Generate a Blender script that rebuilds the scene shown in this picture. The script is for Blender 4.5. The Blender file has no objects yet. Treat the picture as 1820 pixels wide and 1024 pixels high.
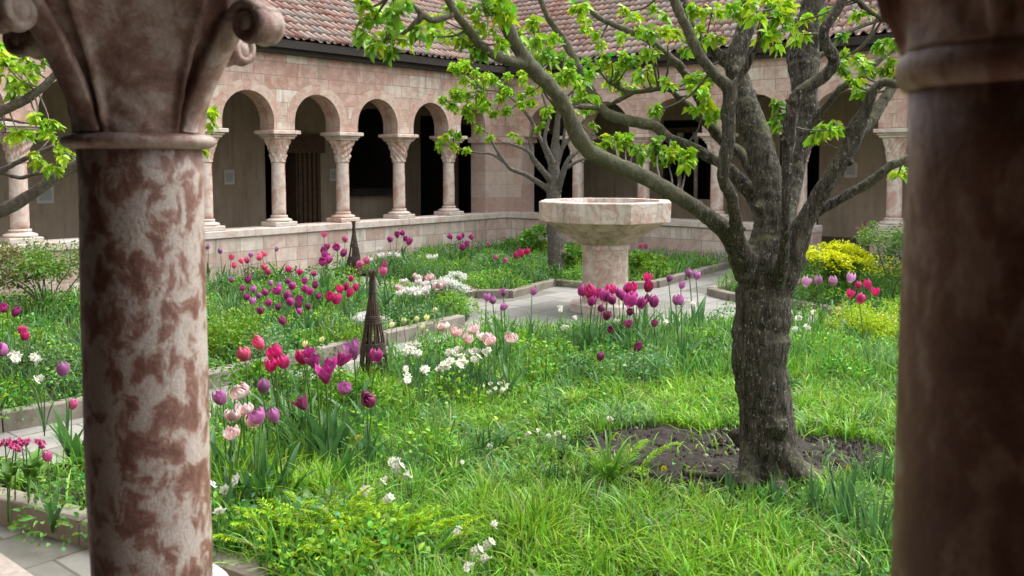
import bpy, bmesh, math, random
import numpy as np
from mathutils import Vector, Matrix
from math import radians as R, sin, cos, pi, sqrt, exp

# ------------------------------------------------------------------ camera, sky, sun, exposure
S = bpy.context.scene
F, CX, HZ, EYE, PITCH = 1600.0, 910.0, 288.0, 2.0, R(4.0)     # photograph pixels, metres
PPY = HZ + F * math.tan(PITCH)
cam = bpy.data.cameras.new('camera'); cam_o = bpy.data.objects.new('camera', cam); S.collection.objects.link(cam_o)
cam_o.location = (0, 0, EYE); cam_o.rotation_euler = (R(90) - PITCH, 0, 0)
cam.sensor_width = 36; cam.lens = F / 1820 * 36
cam.shift_y = -(512 - PPY) / 1820; cam.clip_start = .05; cam.clip_end = 300
cam.dof.use_dof = True; cam.dof.focus_distance = 7.0; cam.dof.aperture_fstop = 5.0
S.camera = cam_o
SUN_EL, SUN_AZ = 62.0, 57.0                                   # degrees; azimuth clockwise from +Y
W = bpy.data.worlds.new('World'); S.world = W; W.use_nodes = True
nt = W.node_tree
sky = nt.nodes.new('ShaderNodeTexSky'); sky.sky_type = 'NISHITA'; sky.sun_disc = False
sky.sun_elevation = R(SUN_EL); sky.sun_rotation = R(SUN_AZ); sky.dust_density = 4.0; sky.air_density = 1.0
hs = nt.nodes.new('ShaderNodeHueSaturation'); hs.inputs['Saturation'].default_value = .22
nt.links.new(sky.outputs[0], hs.inputs['Color']); nt.links.new(hs.outputs[0], nt.nodes['Background'].inputs[0])
nt.nodes['Background'].inputs[1].default_value = .15
sun = bpy.data.lights.new('sun', 'SUN'); sun.energy = .9; sun.angle = R(60); sun.color = (1, .96, .9)
sun_o = bpy.data.objects.new('sun', sun); S.collection.objects.link(sun_o)
_sd = Vector((sin(R(SUN_AZ)) * cos(R(SUN_EL)), cos(R(SUN_AZ)) * cos(R(SUN_EL)), sin(R(SUN_EL))))
sun_o.rotation_euler = _sd.to_track_quat('Z', 'Y').to_euler()
S.view_settings.view_transform = 'Standard'; S.view_settings.look = 'None'
S.view_settings.exposure = 1.55; S.view_settings.gamma = 1
S.cycles.max_bounces = 6; S.cycles.diffuse_bounces = 4; S.cycles.transmission_bounces = 3
S.cycles.use_denoising = True

# ------------------------------------------------------------------ pixel -> world
def ray(px, py):
    dx, dy = (px - CX) / F, (PPY - py) / F
    return Vector((dx, cos(PITCH) + dy * sin(PITCH), -sin(PITCH) + dy * cos(PITCH)))
def P(px, py, Y):
    d = ray(px, py); t = Y / d.y
    return Vector((0, 0, EYE)) + d * t
def G(px, py, z=0.0):
    d = ray(px, py); t = (z - EYE) / d.z
    return Vector((0, 0, EYE)) + d * t

rnd = random.Random(7)
rng = np.random.default_rng(11)
COL = S.collection

# ------------------------------------------------------------------ object helpers
def tag(o, label, cat, group=None, kind=None):
    if label: o['label'] = label
    if cat: o['category'] = cat
    if group: o['group'] = group
    if kind: o['kind'] = kind
    return o
def thing(name, label, cat, loc=(0, 0, 0), rz=0, group=None):
    o = bpy.data.objects.new(name, None); COL.objects.link(o)
    o.location = loc; o.rotation_euler = (0, 0, rz); o.empty_display_size = .1
    return tag(o, label, cat, group)
def obj(name, me, mats, parent=None, smooth=False):
    me.name = name
    for m in (mats if isinstance(mats, (list, tuple)) else [mats]): me.materials.append(m)
    o = bpy.data.objects.new(name, me); COL.objects.link(o)
    if parent is not None: o.parent = parent
    if smooth: me.polygons.foreach_set('use_smooth', np.ones(len(me.polygons), bool))
    return o
def copy_tree(o, parent=None):
    c = o.copy(); COL.objects.link(c); c.parent = parent
    for ch in list(o.children): copy_tree(ch, c)
    return c

class MB:
    """collects verts, faces, per-face uv and material, per-vertex tint"""
    def __init__(s): s.v = []; s.f = []; s.uv = []; s.mi = []; s.c = []; s.has_uv = False
    def add(s, vs, fs, uvs=None, mi=0, col=None):
        b = len(s.v); s.v += [tuple(x) for x in vs]
        for i, f in enumerate(fs):
            s.f.append(tuple(b + k for k in f)); s.mi.append(mi)
            if uvs is not None: s.has_uv = True; s.uv.append(uvs[i])
            else: s.uv.append([(0, 0)] * len(f))
        if col is not None: s.c += [col] * len(vs)
        else: s.c += [(1, 1, 1, 1)] * len(vs)
    def box(s, c, size, ax=None, mi=0, bev=0.0):
        """c centre, size (x,y,z), ax = (ex, ey) 2-D unit axes in plan"""
        ex = Vector((1, 0, 0)) if ax is None else Vector((ax[0], ax[1], 0)); ey = Vector((-ex.y, ex.x, 0)); ez = Vector((0, 0, 1))
        hx, hy, hz = size[0] / 2, size[1] / 2, size[2] / 2; c = Vector(c)
        if bev <= 0:
            vs = [c + ex * (hx * a) + ey * (hy * b) + ez * (hz * d) for d in (-1, 1) for a, b in ((-1, -1), (1, -1), (1, 1), (-1, 1))]
            uv = lambda *k: [((vs[i] - c).dot(ex) + (vs[i] - c).dot(ey), vs[i].z) for i in k]
            uh = lambda *k: [((vs[i] - c).dot(ex), (vs[i] - c).dot(ey)) for i in k]
            fs = [(3, 2, 1, 0), (4, 5, 6, 7), (0, 1, 5, 4), (1, 2, 6, 5), (2, 3, 7, 6), (3, 0, 4, 7)]
            s.add(vs, fs, [uh(*fs[0]), uh(*fs[1])] + [uv(*f) for f in fs[2:]], mi)
        else:
            rings = [(-hz, bev), (-hz + bev, 0), (hz - bev, 0), (hz, bev)]
            vs = []
            for z, ins in rings:
                for a, b in ((-1, -1), (1, -1), (1, 1), (-1, 1)):
                    vs.append(c + ex * (a * (hx - ins)) + ey * (b * (hy - ins)) + ez * z)
            fs = [(3, 2, 1, 0), (12, 13, 14, 15)]
            for r in range(3):
                for k in range(4): fs.append((r * 4 + k, r * 4 + (k + 1) % 4, r * 4 + 4 + (k + 1) % 4, r * 4 + 4 + k))
            uvs = [[((vs[i] - c).dot(ex) + .7 * (vs[i] - c).dot(ey), vs[i].z + .3 * (vs[i] - c).dot(ey)) for i in f] for f in fs]
            s.add(vs, fs, uvs, mi)
    def lathe(s, prof, n=24, c=(0, 0), mi=0, fn=None, cap=True):
        vs = []; 
        for r, z in prof:
            for k in range(n):
                a = 2 * pi * k / n; rr = r if fn is None else r + fn(a, z, r)
                vs.append((c[0] + rr * cos(a), c[1] + rr * sin(a), z))
        fs, uvs = [], []; per = 2 * pi * max(r for r, z in prof)
        for i in range(len(prof) - 1):
            for k in range(n):
                k2 = (k + 1) % n
                fs.append((i * n + k, i * n + k2, (i + 1) * n + k2, (i + 1) * n + k))
                uvs.append([(per * k / n, prof[i][1]), (per * (k + 1) / n, prof[i][1]), (per * (k + 1) / n, prof[i + 1][1]), (per * k / n, prof[i + 1][1])])
        if cap:
            t = (len(prof) - 1) * n
            fs += [tuple(range(t, t + n)), tuple(range(n - 1, -1, -1))]; uvs += [[(v[0], v[1]) for v in vs[t:t + n]], [(v[0], v[1]) for v in vs[:n]][::-1]]
        s.add(vs, fs, uvs, mi)
    def tube(s, pts, rad, n=8, mi=0, col=None, cap=True, jit=0.0):
        pts = [Vector(p) for p in pts]; m = len(pts); vs = []
        t = (pts[1] - pts[0]).normalized()
        up = Vector((0, 0, 1)) if abs(t.z) < .9 else Vector((1, 0, 0))
        nx = t.cross(up).normalized()
        for i, p in enumerate(pts):
            t = (pts[min(i + 1, m - 1)] - pts[max(i - 1, 0)])
            if t.length < 1e-9: t = Vector((0, 0, 1))
            t.normalize(); nx = (nx - t * nx.dot(t)).normalized(); ny = t.cross(nx)
            r = rad[i] if not isinstance(rad, (int, float)) else rad
            for k in range(n):
                a = 2 * pi * k / n; rr = r * (1 + (rnd.uniform(-jit, jit) if jit else 0))
                vs.append(p + nx * (rr * cos(a)) + ny * (rr * sin(a)))
        fs = [(i * n + k, i * n + (k + 1) % n, (i + 1) * n + (k + 1) % n, (i + 1) * n + k) for i in range(m - 1) for k in range(n)]
        if cap: fs += [tuple(range(n - 1, -1, -1)), tuple(range((m - 1) * n, m * n))]
        s.add(vs, fs, None, mi, col)
    def mesh(s, tint=False):
        me = bpy.data.meshes.new('m'); me.from_pydata(s.v, [], s.f)
        if s.has_uv:
            l = me.uv_layers.new(name='UVMap'); flat = np.array([c for f in s.uv for uv in f for c in uv], np.float32)
            l.data.foreach_set('uv', flat)
        if any(s.mi): me.polygons.foreach_set('material_index', np.array(s.mi, np.int32))
        if tint:
            a = me.color_attributes.new('tint', 'FLOAT_COLOR', 'POINT'); a.data.foreach_set('color', np.array(s.c, np.float32).ravel())
        me.update(); return me

def np_mesh(v, quads=None, tris=None, col=None):
    """mesh straight from arrays"""
    me = bpy.data.meshes.new('m'); nq = 0 if quads is None else len(quads); ntr = 0 if tris is None else len(tris)
    me.vertices.add(len(v)); me.vertices.foreach_set('co', np.asarray(v, np.float32).ravel())
    loops = np.concatenate(([quads.ravel()] if nq else []) + ([tris.ravel()] if ntr else [])).astype(np.int32)
    me.loops.add(len(loops)); me.loops.foreach_set('vertex_index', loops)
    me.polygons.add(nq + ntr)
    st = np.concatenate([np.arange(nq) * 4, nq * 4 + np.arange(ntr) * 3]).astype(np.int32)
    me.polygons.foreach_set('loop_start', st)
    me.update(calc_edges=True)
    if col is not None:
        a = me.color_attributes.new('tint', 'FLOAT_COLOR', 'POINT')
        c4 = np.ones((len(v), 4), np.float32); c4[:, :3] = col; a.data.foreach_set('color', c4.ravel())
    return me

def catmull(pts, sub):
    pts = [Vector(p) for p in pts]; out = []
    q = [pts[0] * 2 - pts[1]] + pts + [pts[-1] * 2 - pts[-2]]
    for i in range(1, len(q) - 2):
        for j in range(sub):
            t = j / sub; a, b, c, d = q[i - 1], q[i], q[i + 1], q[i + 2]
            out.append(.5 * ((2 * b) + (c - a) * t + (2 * a - 5 * b + 4 * c - d) * t * t + (3 * b - a - 3 * c + d) * t ** 3))
    out.append(pts[-1]); return out

# ------------------------------------------------------------------ materials
def new_mat(name):
    m = bpy.data.materials.new(name); m.use_nodes = True
    return m, m.node_tree, m.node_tree.nodes['Principled BSDF']
def N(t, kind, **kw):
    n = t.nodes.new('ShaderNode' + kind)
    for k, v in kw.items():
        if k in n.inputs.keys(): n.inputs[k].default_value = v
        else: setattr(n, k, v)
    return n
def ramp(t, fac, stops):
    r = t.nodes.new('ShaderNodeValToRGB'); e = r.color_ramp.elements
    while len(e) > 1: e.remove(e[-1])
    e[0].position, e[0].color = stops[0][0], (*stops[0][1], 1)
    for p, c in stops[1:]:
        x = e.new(p); x.color = (*c, 1)
    t.links.new(fac, r.inputs[0]); return r.outputs[0]
def mix(t, fac, a, b, mode='MIX'):
    n = t.nodes.new('ShaderNodeMix'); n.data_type = 'RGBA'; n.blend_type = mode
    if isinstance(fac, (int, float)): n.inputs[0].default_value = fac
    else: t.links.new(fac, n.inputs[0])
    for s, i in ((a, 6), (b, 7)):
        if isinstance(s, tuple): n.inputs[i].default_value = (*s, 1)
        else: t.links.new(s, n.inputs[i])
    return n.outputs[2]
def bump(t, b, h, strength=.5, dist=.01):
    n = N(t, 'Bump', Strength=strength, Distance=dist); t.links.new(h, n.inputs['Height']); t.links.new(n.outputs[0], b.inputs['Normal'])
def coords(t, kind='Object', scale=(1, 1, 1)):
    c = t.nodes.new('ShaderNodeTexCoord'); m = N(t, 'Mapping'); m.inputs['Scale'].default_value = scale
    t.links.new(c.outputs[kind], m.inputs['Vector']); return m.outputs[0]
def noise(t, vec, scale, detail=5, rough=.6, dist=0.0):
    n = N(t, 'TexNoise', Scale=scale, Detail=detail, Roughness=rough, Distortion=dist); t.links.new(vec, n.inputs['Vector']); return n
def leafmat(name, rough=.45, trans=.35, spec=.35):
    m, t, b = new_mat(name)
    a = N(t, 'Attribute', attribute_name='tint')
    t.links.new(a.outputs['Color'], b.inputs['Base Color']); b.inputs['Roughness'].default_value = rough
    b.inputs['Specular IOR Level'].default_value = spec
    tr = N(t, 'BsdfTranslucent'); t.links.new(a.outputs['Color'], tr.inputs[0])
    mx = N(t, 'MixShader'); mx.inputs[0].default_value = trans
    t.links.new(b.outputs[0], mx.inputs[1]); t.links.new(tr.outputs[0], mx.inputs[2])
    t.links.new(mx.outputs[0], t.nodes['Material Output'].inputs[0]); return m
LEAF = leafmat('leaf_green'); PETAL = leafmat('petal', .5, .3, .25)

def marble(name, stops, scale=7.0, stretch=(1, 1, .55), dist=1.2, rough=.55, fine=.25, pits=.4):
    m, t, b = new_mat(name); v = coords(t, 'Object', stretch)
    n1 = noise(t, v, scale, 6, .62, dist); c = ramp(t, n1.outputs[0], stops)
    n2 = noise(t, v, scale * 7, 5, .7, .5)
    c2 = mix(t, fine, c, ramp(t, n2.outputs[0], [(.3, (.30, .2, .16)), (.55, (.55, .5, .46)), (.75, (.75, .72, .68))]), 'OVERLAY')
    n3 = noise(t, coords(t, 'Object'), 1.7, 3); c3 = mix(t, .35, c2, ramp(t, n3.outputs[0], [(.35, (.35, .32, .3)), (.6, (.62, .6, .58))]), 'OVERLAY')
    t.links.new(c3, b.inputs['Base Color']); b.inputs['Roughness'].default_value = rough
    bump(t, b, n2.outputs[0], pits, .006); return m
RED, PALE = (.25, .105, .08), (.47, .42, .39)
MARBLE_NEAR = marble('mottled_red_marble', [(.32, (.13, .062, .047)), (.42, (.20, .102, .08)), (.47, (.26, .155, .125)), (.50, (.36, .285, .25)), (.55, (.44, .40, .37)), (.8, (.52, .49, .465))], 19, (1, 1, .72), .45, .5, .5, .5)
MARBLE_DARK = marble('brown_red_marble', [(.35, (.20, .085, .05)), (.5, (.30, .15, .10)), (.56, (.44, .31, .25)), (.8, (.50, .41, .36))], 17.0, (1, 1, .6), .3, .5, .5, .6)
MARBLE_CAP = marble('carved_red_marble', [(.34, (.17, .095, .078)), (.46, (.27, .175, .145)), (.54, (.38, .31, .275)), (.8, (.46, .43, .40))], 12.0, (1, 1, 1), .4, .6, .5, .6)
MARBLE_PINK = marble('pale_pink_marble', [(.33, (.5, .31, .25)), (.47, (.62, .45, .38)), (.55, (.7, .6, .54)), (.75, (.76, .71, .66))], 3.6, (1, 1, .8), 1.4, .6, .22)
MARBLE_WHITE = marble('pale_weathered_stone', [(.3, (0.538, 0.414, 0.370)), (.5, (0.650, 0.582, 0.532)), (.7, (0.739, 0.694, 0.650))], 4.0, (1, 1, 1), 1.0, .7, .3)
MARBLE_FOUNT = marble('fountain_marble', [(.32, (.46, .3, .25)), (.46, (.56, .42, .36)), (.55, (.63, .56, .51)), (.75, (.66, .62, .57))], 5.0, (1, 1, 1), 2.0, .65, .3)
MOSSY = marble('mossy_basin_stone', [(.32, (.2, .17, .1)), (.46, (.34, .29, .2)), (.6, (.42, .35, .26)), (.75, (.3, .3, .16))], 5.0, (1, 1, .4), 1.0, .85, .3)

SILL = marble('worn_grey_sill', [(.3, (.27, .235, .21)), (.5, (.36, .33, .30)), (.7, (.43, .41, .385))], 6.0, (1, 1, 1), .5, .8, .4, .6)
def ashlar(name, bw, bh, c1, c2, mortar, off=.5, msize=.006, vein=.4, pal=None):
    m, t, b = new_mat(name); v = coords(t, 'UV')
    wob = noise(t, v, 3.0, 2); ad = N(t, 'VectorMath', operation='MULTIPLY_ADD'); 
    t.links.new(wob.outputs['Color'], ad.inputs[0]); ad.inputs[1].default_value = (.02, .02, 0); t.links.new(v, ad.inputs[2])
    br = N(t, 'TexBrick', offset=off, Scale=1.0, **{'Mortar Size': msize, 'Mortar Smooth': .3, 'Bias': 0.0, 'Brick Width': bw, 'Row Height': bh})
    br.inputs['Color1'].default_value = (0, 0, 0, 1); br.inputs['Color2'].default_value = (1, 1, 1, 1); br.inputs['Mortar'].default_value = (.5, .5, .5, 1)
    t.links.new(ad.outputs[0], br.inputs['Vector'])
    base = ramp(t, br.outputs['Color'], pal or [(0, c1), (.5, tuple((a + b_) / 2 for a, b_ in zip(c1, c2))), (1, c2)])
    nv = noise(t, v, 2.6, 6, .6, 2.2); c = mix(t, vein, base, ramp(t, nv.outputs[0], [(.36, (.42, .27, .22)), (.5, (.55, .5, .46)), (.64, (.68, .66, .62))]), 'OVERLAY')
    nf = noise(t, v, 28, 4, .7); c = mix(t, .25, c, ramp(t, nf.outputs[0], [(.3, (.3, .28, .27)), (.7, (.68, .67, .66))]), 'OVERLAY')
    c = mix(t, br.outputs['Fac'], c, mortar); t.links.new(c, b.inputs['Base Color']); b.inputs['Roughness'].default_value = .8
    h = N(t, 'Math', operation='MULTIPLY_ADD'); t.links.new(br.outputs['Fac'], h.inputs[0]); h.inputs[1].default_value = -1.0; t.links.new(nf.outputs[0], h.inputs[2])
    bump(t, b, h.outputs[0], .5, .01); return m
WALL = ashlar('pink_ashlar', .46, .235, (.52, .35, .285), (.6, .47, .39), (.29, .21, .17), vein=.66, pal=[(0, (0.491, 0.328, 0.275)), (.3, (0.550, 0.392, 0.333)), (.6, (0.562, 0.439, 0.374)), (.85, (0.620, 0.521, 0.450)), (1, (0.702, 0.632, 0.562))])
VOUS = ashlar('voussoir_stone', .17, .6, (0.517, 0.362, 0.305), (0.632, 0.529, 0.460), (0.483, 0.356, 0.299), 0.0, .004, .6)
PIERM = ashlar('pier_ashlar', .42, .3, (0.506, 0.356, 0.299), (0.621, 0.529, 0.466), (0.460, 0.368, 0.322), .5, .007, .3)
PARA = ashlar('pale_ashlar', .47, .24, (0.529, 0.391, 0.339), (0.736, 0.667, 0.609), (0.391, 0.322, 0.287), .5, .009, .45)

def plain(name, c1, c2, scale=4, rough=.8, bs=.2, detail=5):
    m, t, b = new_mat(name); v = coords(t, 'Object'); n = noise(t, v, scale, detail, .65)
    t.links.new(ramp(t, n.outputs[0], [(.3, c1), (.7, c2)]), b.inputs['Base Color']); b.inputs['Roughness'].default_value = rough
    bump(t, b, n.outputs[0], bs, .01); return m
PLASTER = plain('tan_plaster', (.36, .28, .19), (.54, .44, .32), .9, .85, .2, 9)
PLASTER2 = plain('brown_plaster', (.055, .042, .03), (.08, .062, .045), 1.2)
CEIL = plain('dark_timber', (.05, .032, .02), (.09, .06, .04), 3)
DARKWOOD = plain('black_brown_timber', (.018, .013, .01), (.035, .026, .02), 6)
DOORWOOD = plain('carved_brown_wood', (.07, .04, .022), (.15, .085, .05), 9, .7, .6)
FLOORM = plain('gallery_floor_stone', (.10, .07, .055), (.15, .11, .09), 3)
ROOM = plain('dark_room_and_shade', (.03, .025, .02), (.045, .04, .03), 3)
CARD = plain('card_white', (.62, .6, .56), (.68, .66, .62), 8, .6, .02)
SOIL = plain('dark_soil', (.006, .004, .003), (.034, .022, .014), 22, .95, 1.0, 8)
GROUNDM = plain('turf_soil', (.045, .06, .02), (.08, .1, .035), 6, .95, .6)
KERBM = plain('weathered_kerb_stone', (.16, .135, .105), (.31, .275, .23), 7, .85, .6, 8)
ROCK = plain('grey_boulder', (.28, .27, .25), (.5, .49, .46), 5, .85, .8, 8)
WICKER = plain('willow_twig', (.035, .02, .015), (.10, .062, .045), 20, .8, .4)

m, t, b = new_mat('flagstone'); FLAG = m
v = coords(t, 'UV'); wob = noise(t, v, 1.3, 2); ad = N(t, 'VectorMath', operation='MULTIPLY_ADD')
t.links.new(wob.outputs['Color'], ad.inputs[0]); ad.inputs[1].default_value = (.05, .05, 0); t.links.new(v, ad.inputs[2])
br = N(t, 'TexBrick', offset=.37, squash=.7, squash_frequency=3, Scale=1.0, **{'Mortar Size': .010, 'Mortar Smooth': .4, 'Brick Width': .74, 'Row Height': .46})
br.inputs['Color1'].default_value = (0, 0, 0, 1); br.inputs['Color2'].default_value = (1, 1, 1, 1); br.inputs['Mortar'].default_value = (.5, .5, .5, 1)
t.links.new(ad.outputs[0], br.inputs['Vector'])
c = ramp(t, br.outputs['Color'], [(0, (.15, .145, .125)), (.4, (.22, .215, .195)), (.7, (.285, .275, .255)), (1, (.20, .20, .19))])
nf = noise(t, v, 9, 8, .7); c = mix(t, .5, c, ramp(t, nf.outputs[0], [(.3, (.34, .33, .31)), (.7, (.64, .64, .63))]), 'OVERLAY')
c = mix(t, br.outputs['Fac'], c, (.1, .095, .07)); t.links.new(c, b.inputs['Base Color']); b.inputs['Roughness'].default_value = .75
h = N(t, 'Math', operation='MULTIPLY_ADD'); t.links.new(br.outputs['Fac'], h.inputs[0]); h.inputs[1].default_value = -1.5; t.links.new(nf.outputs[0], h.inputs[2]); bump(t, b, h.outputs[0], .5, .012)

m, t, b = new_mat('weathered_clay_tile'); TILE = m
uvc = t.nodes.new('ShaderNodeTexCoord'); fl = N(t, 'VectorMath', operation='FLOOR'); t.links.new(uvc.outputs['UV'], fl.inputs[0])
wn = N(t, 'TexWhiteNoise', noise_dimensions='2D'); t.links.new(fl.outputs[0], wn.inputs['Vector'])
c = ramp(t, wn.outputs['Value'], [(0, (.21, .10, .075)), (.25, (.29, .15, .115)), (.5, (.35, .205, .16)), (.72, (.41, .29, .24)), (.85, (.27, .235, .205)), (1, (.17, .155, .135))])
v = coords(t, 'Object'); n1 = noise(t, v, 2.2, 5, .7); c = mix(t, ramp(t, n1.outputs[0], [(.45, (0, 0, 0)), (.64, (.8, .8, .8))]), c, (.24, .22, .195))
n2 = noise(t, v, 30, 5, .7); c = mix(t, .5, c, ramp(t, n2.outputs[0], [(.3, (.3, .29, .28)), (.7, (.66, .65, .65))]), 'OVERLAY')
t.links.new(c, b.inputs['Base Color']); b.inputs['Roughness'].default_value = .85; bump(t, b, n2.outputs[0], .4, .01)

m, t, b = new_mat('old_bark'); BARK = m
v = coords(t, 'Object', (1, 1, .17)); n1 = noise(t, v, 38, 8, .78, 1.0); n0 = noise(t, coords(t, 'Object'), 5, 4)
c = ramp(t, n1.outputs[0], [(.40, (.010, .0075, .0055)), (.49, (.055, .042, .031)), (.58, (.13, .105, .082)), (.72, (.33, .30, .26))])
geo = t.nodes.new('ShaderNodeNewGeometry'); sx = N(t, 'SeparateXYZ'); t.links.new(geo.outputs['Normal'], sx.inputs[0])
up = N(t, 'MapRange', **{'From Min': .1, 'From Max': .8, 'To Min': 0, 'To Max': .55}); t.links.new(sx.outputs['Z'], up.inputs['Value'])
ml = N(t, 'Math', operation='MULTIPLY'); t.links.new(up.outputs[0], ml.inputs[0]); t.links.new(ramp(t, n0.outputs[0], [(.4, (0, 0, 0)), (.55, (1, 1, 1))]), ml.inputs[1])
c = mix(t, ml.outputs[0], c, (.2, .22, .09))
sp = N(t, 'SeparateXYZ'); t.links.new(coords(t, 'Object', (1, 0, 1)), sp.inputs[0]); ab = N(t, 'Math', operation='ABSOLUTE'); t.links.new(sp.outputs['X'], ab.inputs[0])
far_ = N(t, 'MapRange', **{'From Min': .32, 'From Max': .75, 'To Min': 0, 'To Max': .75}); t.links.new(ab.outputs[0], far_.inputs['Value'])
yb = ramp(t, n1.outputs[0], [(.3, (.05, .042, .03)), (.5, (.16, .14, .105)), (.72, (.34, .32, .27))]); nfk = noise(t, coords(t, 'Object', (1, 1, .6)), 75, 3, .6); c = mix(t, ramp(t, nfk.outputs[0], [(.60, (0, 0, 0)), (.68, (1, 1, 1))]), c, (.36, .35, .31)); c = mix(t, far_.outputs[0], c, mix(t, n0.outputs[0], yb, (.17, .19, .08)))
t.links.new(c, b.inputs['Base Color']); b.inputs['Roughness'].default_value = .9; bump(t, b, n1.outputs[0], 1.0, .035)
m, t, b = new_mat('grey_young_bark'); BARK2 = m
v = coords(t, 'Object'); n1 = noise(t, v, 26, 6, .7); c = ramp(t, n1.outputs[0], [(.3, (.05, .042, .034)), (.55, (.125, .11, .09)), (.75, (.24, .225, .2))])
t.links.new(c, b.inputs['Base Color']); b.inputs['Roughness'].default_value = .85; bump(t, b, n1.outputs[0], .6, .008)

def streaks(m, col):
    t = m.node_tree; b = t.nodes['Principled BSDF']; l = b.inputs['Base Color'].links[0].from_socket
    n = noise(t, coords(t, 'Object', (1, 1, .09)), 7, 5, .7); k = noise(t, coords(t, 'Object'), 2.2, 3); q = N(t, 'Math', operation='MULTIPLY'); t.links.new(ramp(t, n.outputs[0], [(.46, (0, 0, 0)), (.66, (.85, .85, .85))]), q.inputs[0]); t.links.new(ramp(t, k.outputs[0], [(.35, (.2, .2, .2)), (.6, (1, 1, 1))]), q.inputs[1])
    t.links.new(mix(t, q.outputs[0], l, col), b.inputs['Base Color'])
streaks(MARBLE_FOUNT, (.20, .185, .14)); streaks(MOSSY, (.13, .14, .06)); streaks(PARA, (.30, .27, .22)); streaks(PLASTER, (.30, .235, .165)); streaks(WALL, (.36, .29, .24))
# ------------------------------------------------------------------ plan of the cloister
U = Vector((.640, .768, 0)); WD = Vector((.768, -.640, 0)); ZV = Vector((0, 0, 1))
CORNER = Vector((-.17, 21.0, 0)); LCOL = Vector((-.868, 2.11, 0))
def UW(u, w):                # u from the near arcade, w from the left arcade
    return U * (u + 1.065) + WD * (w - 13.42)
PT, SPR, APEX, WTOP, EAVE = .85, 2.56, 3.23, 3.92, 4.13
TH = .42

def arcade_wall(s_open, s0, s1, base, d, nrm, zc_top=WTOP, th=TH):
    """wall with round arches. s_open: list of (centre, radius, centre z). Front face lies on the arcade axis + th/2."""
    mb = MB(); pt = lambda s, n, z: base + d * s + nrm * n + ZV * z
    spans = []; cur = s0
    for c, r, zc in s_open:
        spans.append(('w', cur, c - r)); spans.append(('a', c, r, zc)); cur = c + r
    spans.append(('w', cur, s1))
    f, bk = th / 2, -th / 2
    def quad(a, uvs): mb.add(a, [(0, 1, 2, 3)], [uvs])
    for sp in spans:
        if sp[0] == 'w':
            a, b_ = sp[1], sp[2]
            quad([pt(a, f, SPR), pt(b_, f, SPR), pt(b_, f, zc_top), pt(a, f, zc_top)], [(a, SPR), (b_, SPR), (b_, zc_top), (a, zc_top)])
            quad([pt(b_, bk, SPR), pt(a, bk, SPR), pt(a, bk, zc_top), pt(b_, bk, zc_top)], [(b_, SPR), (a, SPR), (a, zc_top), (b_, zc_top)])
            quad([pt(a, bk, SPR), pt(b_, bk, SPR), pt(b_, f, SPR), pt(a, f, SPR)], [(a, 0), (b_, 0), (b_, th), (a, th)])
        else:
            _, c, r, zc = sp; n = 28
            prof = [(c - r, SPR)] + [(c - r * cos(pi * k / n), zc + r * sin(pi * k / n)) for k in range(n + 1)] + [(c + r, SPR)]
            L = 0
            for (xa, za), (xb, zb) in zip(prof[:-1], prof[1:]):
                if abs(xa - xb) > 1e-6:
                    quad([pt(xa, f, za), pt(xb, f, zb), pt(xb, f, zc_top), pt(xa, f, zc_top)], [(xa, za), (xb, zb), (xb, zc_top), (xa, zc_top)])
                    quad([pt(xb, bk, zb), pt(xa, bk, za), pt(xa, bk, zc_top), pt(xb, bk, zc_top)], [(xb, zb), (xa, za), (xa, zc_top), (xb, zc_top)])
                l = sqrt((xa - xb) ** 2 + (za - zb) ** 2)
                quad([pt(xa, bk, za), pt(xb, bk, zb), pt(xb, f, zb), pt(xa, f, za)], [(L, 0), (L + l, 0), (L + l, th), (L, th)]); L += l
            ro = r + .18; ring = []
            for k in range(n + 1):
                a = pi * k / n; ring.append((c - r * cos(a), zc + r * sin(a), c - ro * cos(a), zc + ro * sin(a), a * (r + .09)))
            for (xa, za, Xa, Za, ta), (xb, zb, Xb, Zb, tb) in zip(ring[:-1], ring[1:]):
                mb.add([pt(xa, f + .004, za), pt(xb, f + .004, zb), pt(Xb, f + .004, Zb), pt(Xa, f + .004, Za)], [(0, 1, 2, 3)], [[(ta, .05), (tb, .05), (tb, .35), (ta, .35)]], 1)
                mb.add([pt(xa, f - .001, za), pt(xb, f - .001, zb), pt(xb, f + .004, zb), pt(xa, f + .004, za)], [(0, 1, 2, 3)], [[(ta, .05), (tb, .05), (tb, .06), (ta, .06)]], 1)
    quad([pt(s0, f, zc_top), pt(s1, f, zc_top), pt(s1, bk, zc_top), pt(s0, bk, zc_top)], [(s0, 0), (s1, 0), (s1, th), (s0, th)])
    return mb.mesh()

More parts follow.
